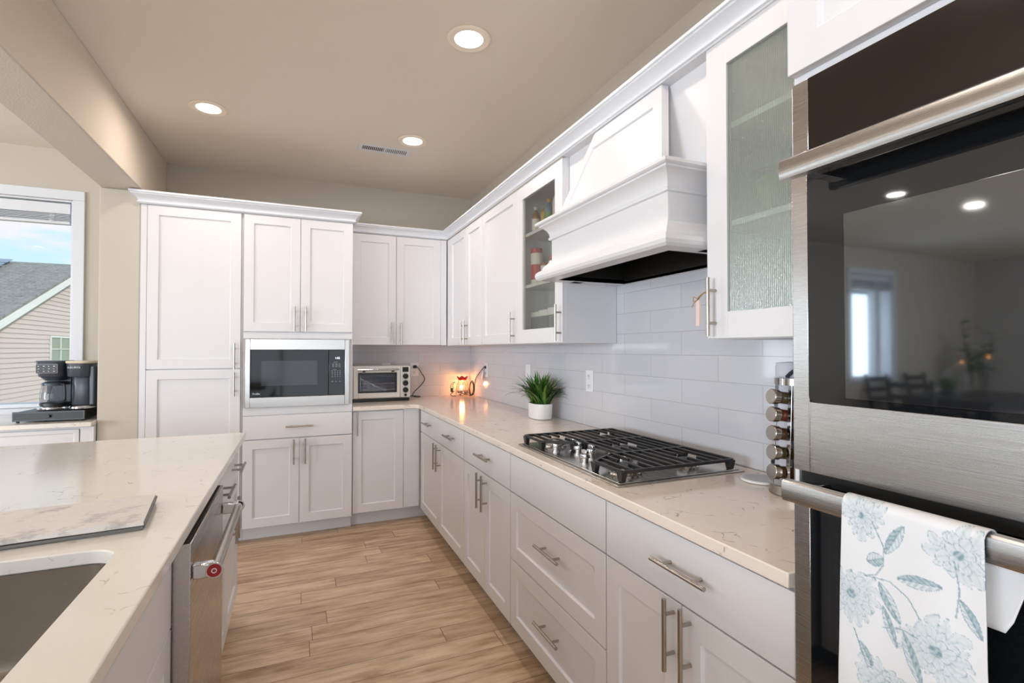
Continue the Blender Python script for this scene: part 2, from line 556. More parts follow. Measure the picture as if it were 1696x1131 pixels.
# ------------------------------------------------------------------ mesh builder
class MB:
    def __init__(s):
        s.v = []
        s.f = []
    def add(s, vs, fs):
        o = len(s.v)
        s.v += [tuple(p) for p in vs]
        s.f += [tuple(i + o for i in f) for f in fs]
        return s
    def box(s, x0, x1, y0, y1, z0, z1):
        x0, x1 = min(x0, x1), max(x0, x1)
        y0, y1 = min(y0, y1), max(y0, y1)
        z0, z1 = min(z0, z1), max(z0, z1)
        return s.add([(x0, y0, z0), (x1, y0, z0), (x1, y1, z0), (x0, y1, z0), (x0, y0, z1), (x1, y0, z1), (x1, y1, z1), (x0, y1, z1)],
                     [(0, 3, 2, 1), (4, 5, 6, 7), (0, 1, 5, 4), (1, 2, 6, 5), (2, 3, 7, 6), (3, 0, 4, 7)])
    def cyl(s, p0, p1, r, n=16, r2=None):
        p0, p1 = Vector(p0), Vector(p1)
        r2 = r if r2 is None else r2
        d = (p1 - p0).normalized()
        a = d.orthogonal().normalized()
        b = d.cross(a)
        vs = []
        for p, q in ((p0, r), (p1, r2)):
            for i in range(n):
                t = 2 * pi * i / n
                vs.append(p + (a * cos(t) + b * sin(t)) * q)
        fs = [(i, (i + 1) % n, n + (i + 1) % n, n + i) for i in range(n)]
        fs += [tuple(range(n))[::-1], tuple(range(n, 2 * n))]
        return s.add(vs, fs)
    def tube(s, pts, r, n=8, closed=False):
        pts = [Vector(p) for p in pts]
        vs = []
        m = len(pts)
        prev = None
        rr = r if isinstance(r, (list, tuple)) else [r] * m
        for i, p in enumerate(pts):
            a = pts[i - 1] if i or closed else p
            b = pts[(i + 1) % m] if i < m - 1 or closed else p
            d = (b - a).normalized()
            if prev is None:
                u = d.orthogonal().normalized()
            else:
                u = (prev - d * prev.dot(d)).normalized()
            prev = u
            q = d.cross(u)
            for k in range(n):
                t = 2 * pi * k / n
                vs.append(p + (u * cos(t) + q * sin(t)) * rr[i])
        fs = []
        for i in range(m if closed else m - 1):
            j = (i + 1) % m
            for k in range(n):
                l = (k + 1) % n
                fs.append((i * n + k, i * n + l, j * n + l, j * n + k))
        if not closed:
            fs += [tuple(range(n))[::-1], tuple(range((m - 1) * n, m * n))]
        return s.add(vs, fs)
    def lathe(s, prof, c=(0, 0, 0), n=32, mat=None, cap0=True, cap1=True, sx=1.0, sy=1.0):
        vs = []
        for r, z in prof:
            for i in range(n):
                t = 2 * pi * i / n
                p = Vector((r * cos(t) * sx, r * sin(t) * sy, z))
                if mat is not None:
                    p = mat @ p
                vs.append(p + Vector(c))
        m = len(prof)
        fs = []
        for j in range(m - 1):
            for i in range(n):
                k = (i + 1) % n
                fs.append((j * n + i, j * n + k, (j + 1) * n + k, (j + 1) * n + i))
        if cap0:
            fs.append(tuple(range(n))[::-1])
        if cap1:
            fs.append(tuple(range((m - 1) * n, m * n)))
        return s.add(vs, fs)
    def prism(s, poly, lo, hi, f):
        """poly 2D points; f(a, b, t) -> xyz with t in (lo, hi)"""
        n = len(poly)
        vs = [f(a, b, lo) for a, b in poly] + [f(a, b, hi) for a, b in poly]
        fs = [tuple(range(n))[::-1], tuple(range(n, 2 * n))] + [(i, (i + 1) % n, n + (i + 1) % n, n + i) for i in range(n)]
        return s.add(vs, fs)
    def grid(s, nx, ny, f):
        vs = [f(i / nx, j / ny) for j in range(ny + 1) for i in range(nx + 1)]
        fs = [(j * (nx + 1) + i, j * (nx + 1) + i + 1, (j + 1) * (nx + 1) + i + 1, (j + 1) * (nx + 1) + i) for j in range(ny) for i in range(nx)]
        return s.add(vs, fs)
    def sweep(s, path, prof, cap=True):
        """moulding: path of (x, y); room side is to the LEFT of travel; prof (out, z)"""
        P = [Vector(p) for p in path]
        n = len(P)
        nor = []
        for i in range(n - 1):
            d = (P[i + 1] - P[i]).normalized()
            nor.append(Vector((-d.y, d.x)))
        offs = []
        for i in range(n):
            if i == 0:
                offs.append(nor[0])
            elif i == n - 1:
                offs.append(nor[-1])
            else:
                a, b = nor[i - 1], nor[i]
                offs.append((a + b) / (1 + a.dot(b)))
        m = len(prof)
        vs = [(P[i].x + offs[i].x * o, P[i].y + offs[i].y * o, z) for i in range(n) for o, z in prof]
        fs = []
        for i in range(n - 1):
            for k in range(m):
                l = (k + 1) % m
                fs.append((i * m + k, (i + 1) * m + k, (i + 1) * m + l, i * m + l))
        if cap:
            fs += [tuple(range(m)), tuple(range((n - 1) * m, n * m))[::-1]]
        return s.add(vs, fs)
    def build(s, name, mat, parent=None, bevel=0.0, seg=2, loc=None, rz=0.0, angle=32, sub=0, solid=0.0):
        me = bpy.data.meshes.new(name)
        o_ = Vector(loc) if loc is not None else Vector((0, 0, 0))
        me.from_pydata([tuple(Vector(p)) for p in s.v], [], s.f)
        bm = bmesh.new()
        bm.from_mesh(me)
        bmesh.ops.recalc_face_normals(bm, faces=bm.faces)
        bm.to_mesh(me)
        bm.free()
        me.shade_smooth()
        me.set_sharp_from_angle(angle=radians(angle))
        if mat:
            me.materials.append(MATS[mat] if isinstance(mat, str) else mat)
        o = bpy.data.objects.new(name, me)
        COL.objects.link(o)
        o.location = o_
        o.rotation_euler = (0, 0, rz)
        if solid:
            md = o.modifiers.new('solid', 'SOLIDIFY')
            md.thickness = solid
            md.offset = 0
        if sub:
            md = o.modifiers.new('sub', 'SUBSURF')
            md.levels = md.render_levels = sub
        if bevel:
            md = o.modifiers.new('bevel', 'BEVEL')
            md.width = bevel
            md.segments = seg
            md.limit_method = 'ANGLE'
            md.angle_limit = radians(40)
            md.harden_normals = False
        if parent is not None:
            o.parent = parent
        return o

def root(name, label, cat, loc=(0, 0, 0), rz=0.0, group=None):
    o = bpy.data.objects.new(name, None)
    o.empty_display_size = 0.05
    COL.objects.link(o)
    o.location = loc
    o.rotation_euler = (0, 0, rz)
    o['label'] = label
    o['category'] = cat
    if group:
        o['group'] = group
    return o
def tag(o, label, cat, group=None, kind=None):
    if label:
        o['label'] = label
    if cat:
        o['category'] = cat
    if group:
        o['group'] = group
    if kind:
        o['kind'] = kind
    return o
def struct(o, label=None):
    o['kind'] = 'structure'
    if label:
        o['label'] = label
    return o

def copy_tree(o, parent=None):
    c = o.copy()
    COL.objects.link(c)
    if parent is not None:
        c.parent = parent
    for ch in list(o.children):
        copy_tree(ch, c)
    return c

FONT = None
def text(body, name, size, mat, parent, loc, rot, ext=0.0004, align='LEFT', xs=1.0):
    cu = bpy.data.curves.new(name, 'FONT')
    cu.body = body
    cu.size = size
    cu.extrude = ext
    cu.align_x = align
    cu.materials.append(MATS[mat])
    o = bpy.data.objects.new(name, cu)
    COL.objects.link(o)
    o.location = loc
    o.rotation_euler = rot
    o.scale = (xs, 1, 1)
    dg = bpy.context.evaluated_depsgraph_get()
    me = bpy.data.meshes.new_from_object(o.evaluated_get(dg))
    me.name = name
    o2 = bpy.data.objects.new(name + '_mesh', me)
    COL.objects.link(o2)
    o2.location, o2.rotation_euler, o2.scale = o.location, o.rotation_euler, o.scale
    bpy.data.objects.remove(o)
    o2.name = name
    if parent is not None:
        o2.parent = parent
    return o2

# ------------------------------------------------------------------ the room
H = 2.768
XL, YF = -9.9, -9.0
struct(MB().box(XL, 0.2, YF, 0.0, -0.12, 0.0).build('floor', 'floor_planks'))
struct(MB().box(XL, 0.2, YF - .15, 0.16, H, H + 0.15).build('ceiling', 'ceiling_paint'))
struct(MB().box(0, 0.15, YF, 0.0, 0, H).build('wall_right', 'wall_beige'))
def wall_with_holes(name, axis, a0, a1, t0, t1, holes, mat):
    """axis 'x': wall spans a along x, thickness t along y"""
    mb = MB()
    def bx(a, b, z0, z1):
        if b - a < 1e-4 or z1 - z0 < 1e-4:
            return
        if axis == 'x':
            mb.box(a, b, t0, t1, z0, z1)
        else:
            mb.box(t0, t1, a, b, z0, z1)
    cur = a0
    for h0, h1, z0, z1 in sorted(holes):
        bx(cur, h0, 0, H)
        bx(h0, h1, 0, z0)
        bx(h0, h1, z1, H)
        cur = h1
    bx(cur, a1, 0, H)
    return struct(mb.build(name, mat))
W1 = (-4.75, -3.0, 0.935, 2.41)
W2 = (-7.72, -6.80, 0.935, 2.41)
wall_with_holes('wall_back', 'x', XL, 0.15, 0.0, 0.15, [W2, W1], 'wall_beige')
wall_with_holes('wall_front', 'x', XL, 0.15, YF - 0.15, YF, [(-8.7, -5.7, 0.1, 2.35), (-4.9, -0.3, 0.1, 2.35)], 'wall_beige')
wall_with_holes('wall_left', 'y', YF, 0.0, XL - 0.15, XL, [(-7.3, -3.9, 0.4, 2.4)], 'wall_left_paint')
# dropped beam and the short return wall that carries it
ZB = 2.3695
xb, xb2 = -2.442, -2.667
b = MB().box(xb2, xb, YF, -0.0005, ZB, H - 0.0005).build('trim_1', 'beam_beige', bevel=0.008, seg=3)
struct(b, 'dropped beige ceiling beam between kitchen and nook')
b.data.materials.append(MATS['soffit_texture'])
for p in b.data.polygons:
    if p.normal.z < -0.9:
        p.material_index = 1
struct(MB().box(xb2 - 0.004, xb - 0.012, -0.618, -0.0005, 0, ZB - 0.0005).build('wall_return', 'wall_beige', bevel=0.008, seg=3))

def crown_prof(z0, z1, out):
    h = z1 - z0
    pr = [(0.0, 0.0), (0.10, 0.0), (0.14, 0.05), (0.30, 0.09), (0.32, 0.16), (0.22, 0.20), (0.26, 0.32), (0.42, 0.50), (0.66, 0.66), (0.84, 0.72), (0.86, 0.80), (1.0, 0.84), (1.0, 1.0), (0.0, 1.0)]
    return [(a * out, z0 + b_ * h) for a, b_ in pr]

# windows
def window(num, hole, mull, y=0.0, blind_label=None):
    x0, x1, z0, z1 = hole
    r = bpy.data.objects.new('window_%d' % num, None)
    COL.objects.link(r)
    r.location = (0, 0, 0)
    r['kind'] = 'structure'
    m = MB()
    c = 0.068
    # casing on the room side
    m.box(x0 - c, x1 + c, -0.02, -0.001, z1, z1 + c)
    m.box(x0 - c, x0, -0.02, -0.001, z0 - 0.045, z1)
    m.box(x1, x1 + c, -0.02, -0.001, z0 - 0.045, z1)
    m.box(x0, x1, -0.03, -0.001, z0 - 0.045, z0 - 0.001)
    m.build('window_casing', 'trim_white', r, bevel=0.003)
    m = MB()
    f = 0.028
    m.box(x0 + .001, x0 + f, 0.0, 0.14, z0 + .001, z1 - .001)
    m.box(x1 - f * .5, x1 - .001, 0.0, 0.14, z0 + .001, z1 - .001)
    m.box(x0 + f, x1 - f * .5, 0.0, 0.14, z1 - f * .5, z1 - .001)
    m.box(x0 + f, x1 - f * .5, 0.0, 0.14, z0 + .001, z0 + f)
    for mxx in mull:
        m.box(mxx - 0.03, mxx + 0.03, 0.02, 0.13, z0 + f, z1 - f * .5)
    m.build('window_frame', 'trim_white', r, bevel=0.002)
    MB().box(x0 + f, x1 - f * .5, 0.09, 0.096, z0 + f, z1 - f * .5).build('window_pane', 'window_glass', r)
    return r
window(1, W1, [-3.86])
window(2, W2, [-7.40])
def blinds(x0, x1, zt, zb, label):
    r = root('window_blind', label, 'blind', (x1, 0.03, zt), 0, None)
    L = Vector((x1, 0.03, zt))
    m = MB().box(x0 - L.x, 0, -0.028, 0.028, -0.075, 0)
    m.build('headrail', 'trim_white', r, bevel=0.004)
    m = MB()
    n = 13
    zz = -0.082
    while zz > zb - zt + 0.022:
        m.box(x0 - L.x + .004, -.004, -0.024, 0.024, zz - 0.003, zz)
        zz -= 0.0105
    m.build('slats', 'trim_white', r)
    MB().box(x0 - L.x + .004, -.004, -0.026, 0.026, zb - zt, zb - zt + 0.018).build('bottom_rail', 'trim_white', r, bevel=0.003)
    m = MB()
    for k in range(9):
        zz = -0.08 - k * 0.008
        m.tube([(-.11 - .005 * (k % 3), -.03, zz), (-.1, -.034, zz - .006), (-.09 + .004 * (k % 2), -.031, zz - .002)], 0.0012, 5)
    m.build('ladder_cord', 'white_plastic', r)
blinds(-3.83, -3.02, 2.385, 2.238, 'raised white slatted blind at the top of the nook window beside the beam')
blinds(-4.72, -3.89, 2.385, 2.238, 'raised white slatted blind on the far pane of the nook window')
blinds(-7.69, -6.82, 2.385, 2.175, 'raised white blind on the dining room window seen in the oven glass')

# frames of openings made up behind the camera and at left for light
def added_opening(num, x0, x1, z0, z1, n, side=False):
    r = bpy.data.objects.new('window_%d' % num, None)
    COL.objects.link(r)
    r['kind'] = 'structure'
    m = MB()
    def bb(a, b_, z0_, z1_):
        if side:
            m.box(XL - .12, XL - .04, a, b_, z0_, z1_)
        else:
            m.box(a, b_, YF - .12, YF - .04, z0_, z1_)
    t = .06
    bb(x0 + .001, x1 - .001, z1 - t, z1 - .001)
    bb(x0 + .001, x1 - .001, z0 + .001, z0 + t)
    for i in range(n + 1):
        xx = x0 + .001 + (x1 - x0 - t - .002) * i / n
        bb(xx, xx + t, z0 + t, z1 - t)
    m.build('window_frame', 'trim_white', r, bevel=0.003)
added_opening(3, -4.9, -0.3, 0.1, 2.35, 3)
added_opening(4, -8.7, -5.7, 0.1, 2.35, 2)
added_opening(5, -7.3, -3.9, 0.4, 2.4, 2, side=True)

# backsplash
struct(MB().box(-0.008, -0.001, -3.866, -0.001, 0.9145, 1.80).build('trim_2', 'tile_right'), 'glossy pale gray subway tile on the right wall')
struct(MB().box(-1.133, -0.009, -0.008, -0.001, 0.9145, 1.40).build('trim_3', 'tile_back'), 'glossy pale subway tile on the back wall')

# ------------------------------------------------------------------ cabinet kit, local frame: x across, -y outwards, z up
def lb(mb, u0, u1, v0, v1, z0, z1):
    return mb.box(u0, u1, -v1, -v0, z0, z1)
def shaker(u0, u1, z0, z1, v, t=0.02, s=0.062, d=0.010, sl=0.003):
    """one-piece shaker front, v = outward position of the back of the door"""
    m = MB()
    F, Bk, R = -(v + t), -v, -(v + t - d)
    o = [(u0, z0), (u1, z0), (u1, z1), (u0, z1)]
    i1 = [(u0 + s, z0 + s), (u1 - s, z0 + s), (u1 - s, z1 - s), (u0 + s, z1 - s)]
    i2 = [(u0 + s + sl, z0 + s + sl), (u1 - s - sl, z0 + s + sl), (u1 - s - sl, z1 - s - sl), (u0 + s + sl, z1 - s - sl)]
    vs = [(a, Bk, b_) for a, b_ in o] + [(a, F, b_) for a, b_ in o] + [(a, F, b_) for a, b_ in i1] + [(a, R, b_) for a, b_ in i2]
    fs = [(0, 1, 2, 3), (12, 13, 14, 15)]
    for k in range(4):
        l = (k + 1) % 4
        fs += [(k, l, 4 + l, 4 + k), (4 + k, 4 + l, 8 + l, 8 + k), (8 + k, 8 + l, 12 + l, 12 + k)]
    return m.add(vs, fs)
def bar_handle(parent, kind, u, z, v, L=0.18, label=None, mat='nickel', r=0.006, out=0.032):
    out = 0.042 if abs(v - 0.603) < 1e-6 else out
    """bar pull centred at (u, z) on a face at outward position v"""
    m = MB()
    y = -(v + out)
    h = L / 2
    q = h * 0.56
    if kind == 'v':
        m.cyl((u, y, z - h), (u, y, z + h), r, 14)
        for s_ in (-q, q):
            m.cyl((u, -v, z + s_), (u, y, z + s_), r * 0.8, 10)
    else:
        m.cyl((u - h, y, z), (u + h, y, z), r, 14)
        for s_ in (-q, q):
            m.cyl((u + s_, -v, z), (u + s_, y, z), r * 0.8, 10)
    o = m.build('handle', mat, parent)
    if label:
        o['label'] = label
    return o
def fronts(r, items, v, bev=0.0014):
    for it in items:
        k = it[0]
        u0, u1, z0, z1 = it[1:5]
        hd = it[5] if len(it) > 5 else None
        if k in ('door', 'drawer'):
            o = shaker(u0, u1, z0, z1, v).build('door' if k == 'door' else 'drawer', 'white_paint', r, bevel=bev)
        elif k == 'panel':
            o = lb(MB(), u0, u1, v, v + 0.02, z0, z1).build('front_panel', 'white_paint', r, bevel=bev)
        else:
            o = lb(MB(), u0, u1, v, v + 0.02, z0, z1).build('drawer', 'white_paint', r, bevel=bev)
        if hd:
            bar_handle(o, *hd)
        if k == 'glassdoor':
            pass
    return r
G = 0.0015
W = 'white_paint'

# --- tall pantry, back wall (origin x=-2.452)
V = 0.61
r = root('pantry_cabinet', 'tall white two-door pantry cabinet next to the beige wall return', 'cabinet', (-2.452, 0, 0))
m = MB()
lb(m, 0.0, 0.588, 0.002, V, 0.10, 2.30)
lb(m, 0.0, 0.588, 0.002, 0.533, 0.0, 0.0995)
m.build('carcass', W, r, bevel=0.0015)
lb(MB(), 0.0, 0.034, V + .0005, V + .016, 0.10, 2.285).build('filler_strip', W, r, bevel=0.001)
fronts(r, [('door', 0.037, 0.576, 1.213, 2.283, ('v', 0.541, 1.296, V + .02, .178)),
           ('door', 0.037, 0.576, 0.106, 1.207, ('v', 0.541, 1.105, V + .02, .165))], V)

# --- microwave tower (origin x=-1.863 .. -1.135)
r = root('microwave_cabinet', 'tall white cabinet around the built-in microwave, with doors above and below', 'cabinet', (-1.863, 0, 0))
WM = 0.728
m = MB()
lb(m, 0, WM, 0.002, V, 0.10, 0.925)
lb(m, 0, WM, 0.002, 0.533, 0.0, 0.0995)
lb(m, 0, WM, 0.002, V, 1.42, 2.30)
lb(m, 0, 0.03, 0.002, V, 0.9255, 1.4195)
lb(m, WM - 0.03, WM, 0.002, V, 0.9255, 1.4195)
m.build('carcass', W, r, bevel=0.0015)
lb(MB(), 0.003, WM - .002, V + .0005, V + .012, 0.882, 0.937).build('filler_rail', W, r, bevel=0.001)
lb(MB(), 0.003, WM - .002, V + .0005, V + .012, 1.417, 1.462).build('filler_rail', W, r, bevel=0.001)
c = 0.366
fronts(r, [('door', 0.004, c - G, 1.468, 2.283, ('v', c - .038, 1.560, V + .02, .180)),
           ('door', c + G, WM - .004, 1.468, 2.283, ('v', c + .037, 1.560, V + .02, .180)),
           ('slab', 0.004, WM - .004, 0.716, 0.878, ('h', 0.366, 0.796, V + .02, .180)),
           ('door', 0.004, c - G, 0.106, 0.710, ('v', c - .038, 0.616, V + .02, .180)),
           ('door', c + G, WM - .004, 0.106, 0.710, ('v', c + .037, 0.616, V + .02, .180))], V)

# --- crown on the tall pair
cp = MB().sweep([(-1.1335, -0.405), (-1.1335, -0.631), (-2.4525, -0.631), (-2.4525, -0.6185)], [(-a if False else a, z) for a, z in crown_prof(2.286, 2.362, 0.054)])
# --- upper run mouldings are built after the cabinets

def flipsweep(path, prof):
    """room side to the right of travel"""
    return MB().sweep(path[::-1], prof)

m = flipsweep([(-1.1335, -0.405), (-1.1335, -0.631), (-2.4525, -0.631), (-2.4525, -0.6185)], crown_prof(2.286, 2.362, 0.05))
# choose the orientation whose profile points into the room
def in_room(mb):
    return min(p[1] for p in mb.v) < -0.66
m = m if min(p[1] for p in m.v) < -0.67 else cp
tag(m.build('crown_molding', 'trim_white'), 'white crown molding over the pantry and microwave tower', 'molding')

# --- microwave
r = root('microwave_oven', 'built-in stainless microwave with black glass door in white tower', 'microwave', (-1.846, -0.6225, 0.937))
wm, hm = 0.686, 0.478
m = MB()
gx0, gx1, gz0, gz1 = 0.031, 0.654, 0.070, 0.402
t0 = 0.0
def fr(mb, x0, x1, z0, z1, a0, a1, b0, b1, y0, y1):
    mb.box(x0, a0, y0, y1, z0, z1)
    mb.box(a1, x1, y0, y1, z0, z1)
    mb.box(a0, a1, y0, y1, z0, b0)
    mb.box(a0, a1, y0, y1, b1, z1)
fr(m, 0, wm, 0, hm, gx0, gx1, gz0, gz1, -0.020, 0.0)
m.build('trim_frame', 'stainless_x', r, bevel=0.002)
MB().box(gx0 + .001, gx1 - .001, -0.0005, 0.40, gz0 + .001, gz1 - .001).build('body', 'black_plastic', r)
gd = MB().box(gx0 + .002, 0.540, -0.015, -0.001, gz0 + .002, gz1 - .002).build('door', 'microwave_glass', r, bevel=0.002)
MB().box(0.100, 0.465, -0.0158, -0.0149, 0.150, 0.325).build('window', 'microwave_window', gd)
cpn = MB().box(0.542, gx1 - .002, -0.015, -0.001, gz0 + .002, gz1 - .002).build('control_panel', 'microwave_glass', r, bevel=0.002)
text('1:52', 'clock_digits', 0.020, 'display_white', cpn, (0.585, -0.0155, 0.335), (pi / 2, 0, 0))
m = MB()
for j in range(3):
    for i in range(3):
        m.box(0.566 + i * .022, 0.580 + i * .022, -0.0156, -0.0149, 0.296 - j * .010, 0.300 - j * .010)
for j in range(4):
    for i in range(4):
        m.box(0.564 + i * .018, 0.571 + i * .018, -0.0156, -0.0149, 0.245 - j * .014, 0.250 - j * .014)
for i in range(3):
    m.box(0.562 + i * .026, 0.574 + i * .026, -0.0156, -0.0149, 0.168, 0.172)
m.box(0.575, 0.605, -0.0156, -0.0149, 0.311, 0.3135)
m.box(0.570, 0.595, -0.0156, -0.0149, 0.256, 0.2585)
m.build('button_print', 'print_gray', cpn)
text('Profile', 'door_lettering', 0.018, 'print_white', gd, (0.046, -0.0155, 0.090), (pi / 2, 0, 0))

# --- back wall upper (origin x=-1.130)
VU = 0.305
r = root('wall_cabinet', 'white two-door wall cabinet over the toaster oven', 'cabinet', (-1.131, 0, 1.378))
m = lb(MB(), 0, 0.745, 0.002, VU, 0, 0.925)
m.build('carcass', W, r, bevel=0.0015)
fronts(r, [('door', 0.020, 0.369, 0.002, 0.905, ('v', 0.331, 0.095, VU + .02, .18)),
           ('door', 0.372, 0.748, 0.002, 0.905, ('v', 0.406, 0.095, VU + .02, .18))], VU)
lb(MB(), 0.7495, 0.801, VU + .0005, VU + .018, 0.0, 0.907).build('filler_strip', W, r, bevel=0.001)

# --- right wall uppers.  local u grows towards the camera
def rroot(name, label, cat, y, z=0.0, group=None):
    return root(name, label, cat, (0, y, z), -pi / 2, group)
r = rroot('wall_cabinet', 'white wall cabinet with two narrow doors in the corner of the right wall', 'cabinet', -0.002, 1.374)
lb(MB(), 0.0, 1.220, 0.010, VU, 0, 0.925).build('carcass', W, r, bevel=0.0015)
fronts(r, [('door', 0.412, 0.854, 0.002, 0.909, ('v', 0.818, 0.099, VU + .02, .18)),
           ('door', 0.857, 1.218, 0.002, 0.909, ('v', 0.893, 0.099, VU + .02, .18))], VU)
lb(MB(), 0.327, 0.410, VU + .0005, VU + .018, 0.0, 0.91).build('filler_strip', W, r, bevel=0.001)
r = rroot('wall_cabinet', 'white single-door wall cabinet left of the clear glass cabinet', 'cabinet', -1.2235, 1.374)
lb(MB(), 0.0, 0.607, 0.010, VU, 0, 0.925).build('carcass', W, r, bevel=0.0015)
fronts(r, [('door', 0.001, 0.606, 0.002, 0.909, ('v', 0.573, 0.099, VU + .02, .18))], VU)

def hollow(r, w_, h_, shelves, depth=VU, back=0.010):
    t = 0.018
    m = MB()
    lb(m, 0, t, back, depth, 0, h_)
    lb(m, w_ - t, w_, back, depth, 0, h_)
    lb(m, t, w_ - t, back, depth, 0, t)
    lb(m, t, w_ - t, back, depth, h_ - t, h_)
    lb(m, t, w_ - t, back, back + 0.006, t, h_ - t)
    m.build('carcass', W, r)
    for z in shelves:
        lb(MB(), t, w_ - t, back + .007, depth - .004, z - .018, z).build('shelf', W, r, bevel=0.001)
def glassdoor(r, u0, u1, z0, z1, v, s, mat, label, hd):
    m = MB()
    t = .02
    lb(m, u0, u0 + s, v, v + t, z0, z1)
    lb(m, u1 - s, u1, v, v + t, z0, z1)
    lb(m, u0 + s, u1 - s, v, v + t, z0, z0 + s)
    lb(m, u0 + s, u1 - s, v, v + t, z1 - s, z1)
    o = m.build('door', W, r, bevel=0.001)
    g = lb(MB(), u0 + s, u1 - s, v + .008, v + .012, z0 + s, z1 - s).build('pane', mat, o)
    g['label'] = label
    bar_handle(o, *hd)
    return o
r = rroot('glass_cabinet', 'wall cabinet with clear glass door and pantry goods left of the hood', 'cabinet', -1.8315, 1.374)
hollow(r, 0.556, 0.925, [0.338, 0.634])
glassdoor(r, 0.001, 0.555, 0.002, 0.909, VU, 0.078, 'cabinet_glass', 'clear glass pane', ('v', 0.541, 0.099, VU + .02, .18))
r = rroot('glass_cabinet', 'wall cabinet with green ribbed glass door beside the wall oven', 'cabinet', -3.331, 1.374)
hollow(r, 0.531, 0.925, [0.36, 0.66])
glassdoor(r, 0.001, 0.530, 0.002, 0.915, VU, 0.080, 'reeded_glass', 'ribbed green-tinted glass pane', ('v', 0.035, 0.099, VU + .02, .18))

# --- base cabinets
r = root('base_cabinet', 'white single-door base cabinet under the toaster oven', 'cabinet', (-1.1335, 0, 0))
m = MB()
lb(m, 0, 0.52, 0.002, 0.59, 0.11, 0.880)
lb(m, 0, 0.62, 0.002, 0.511, 0, 0.1095)
m.build('carcass', W, r, bevel=0.0015)
fronts(r, [('door', 0.004, 0.379, 0.115, 0.872, ('v', 0.033, 0.787, 0.61, .178))], 0.59)
lb(MB(), 0.381, 0.504, 0.5905, 0.606, 0.115, 0.878).build('filler_strip', W, r, bevel=0.001)

def base(y, width, label, items, name='base_cabinet', toe=0.53):
    r = rroot(name, label, 'cabinet', y)
    m = MB()
    lb(m, 0, width, 0.002, V, 0.11, 0.880)
    lb(m, 0, width, 0.002, toe, 0, 0.1095)
    m.build('carcass', W, r, bevel=0.0015)
    return fronts(r, items, V)
hv = V + .02
ZD0, ZD1, ZT0, ZT1 = 0.113, 0.704, 0.709, 0.873
base(-0.614, 1.152, 'white base cabinet with two drawers and two doors nearest the corner', [
    ('slab', 0.054, 0.598, ZT0, ZT1, ('h', 0.322, 0.796, hv, .19)),
    ('slab', 0.601, 1.149, ZT0, ZT1, ('h', 0.898, 0.796, hv, .19)),
    ('door', 0.054, 0.598, ZD0, ZD1, ('v', 0.564, 0.616, hv, .18)),
    ('door', 0.601, 1.149, ZD0, ZD1, ('v', 0.636, 0.616, hv, .18))])
base(-1.7675, 0.686, 'white base cabinet with one drawer over two doors left of the cooktop drawers', [
    ('slab', 0.004, 0.683, ZT0, ZT1, ('h', 0.366, 0.794, hv, .19)),
    ('door', 0.004, 0.346, ZD0, ZD1, ('v', 0.312, 0.616, hv, .18)),
    ('door', 0.349, 0.683, ZD0, ZD1, ('v', 0.383, 0.616, hv, .18))])
base(-2.455, 0.762, 'white base cabinet with two deep drawers under the gas cooktop', [
    ('panel', 0.004, 0.759, ZT0, ZT1),
    ('drawer', 0.004, 0.759, 0.412, ZD1, ('h', 0.406, 0.578, hv, .19)),
    ('drawer', 0.004, 0.759, ZD0, 0.407, ('h', 0.400, 0.278, hv, .19))])
base(-3.2185, 0.647, 'white base cabinet with one drawer and two doors beside the wall oven', [
    ('slab', 0.003, 0.645, ZT0, ZT1, ('h', 0.348, 0.797, hv, .19)),
    ('door', 0.003, 0.332, ZD0, ZD1, ('v', 0.306, 0.625, hv, .18)),
    ('door', 0.335, 0.645, ZD0, ZD1, ('v', 0.364, 0.625, hv, .18))])

# --- countertop L
poly = [(-1.133, -0.010), (-1.133, -0.648), (-0.70, -0.648)]
for k in range(1, 9):
    a = pi / 2 * k / 8
    poly.append((-0.70 + 0.052 * sin(a), -0.70 + 0.052 * cos(a)))
poly += [(-0.648, -3.864), (-0.010, -3.864), (-0.010, -0.010)]
tag(MB().prism(poly, 0.884, 0.914, lambda a, b_, t: (a, b_, t)).build('countertop', 'quartz', bevel=0.003), 'L-shaped pale quartz countertop along the back and right walls', 'countertop')

# --- oven tower
r = rroot('oven_cabinet', 'tall white cabinet housing the double wall oven', 'cabinet', -3.868)
m = MB()
lb(m, 0.0, 0.78, 0.002, 0.625, 1.850, 2.30)
lb(m, 0.0, 0.78, 0.002, 0.625, 0.0, 0.32)
lb(m, 0.0, 0.009, 0.002, 0.632, 0.3205, 1.8495)
lb(m, 0.771, 0.78, 0.002, 0.632, 0.3205, 1.8495)
m.build('carcass', W, r, bevel=0.0015)
fronts(r, [('door', 0.002, 0.388, 1.868, 2.283), ('door', 0.391, 0.778, 1.868, 2.283)], 0.6255)
lb(MB(), 0.002, 0.778, 0.6255, 0.640, 0.02, 0.318).build('drawer', W, r, bevel=0.0015)

# --- crown along the uppers
path = [(-1.131, -0.3265), (-0.3265, -0.3265), (-0.3265, -3.866)]
m1 = MB().sweep(path, crown_prof(2.288, 2.356, 0.05))
m2 = flipsweep(path, crown_prof(2.288, 2.356, 0.05))
m = m1 if min(p[0] for p in m1.v if p[1] < -1) < -0.34 else m2
tag(m.build('crown_molding', 'trim_white'), 'long white crown molding over the back and right wall cabinets', 'molding')

# ------------------------------------------------------------------ range hood
YC = -2.86
r = root('range_hood', 'white wooden range hood with tapered chimney over the cooktop', 'range hood', (0, YC, 1.665))
def rel(p):
    return (p[0], p[1] - YC, p[2] - 1.665)
m = MB()
hw = 0.402
xF = -0.42
t = 0.02
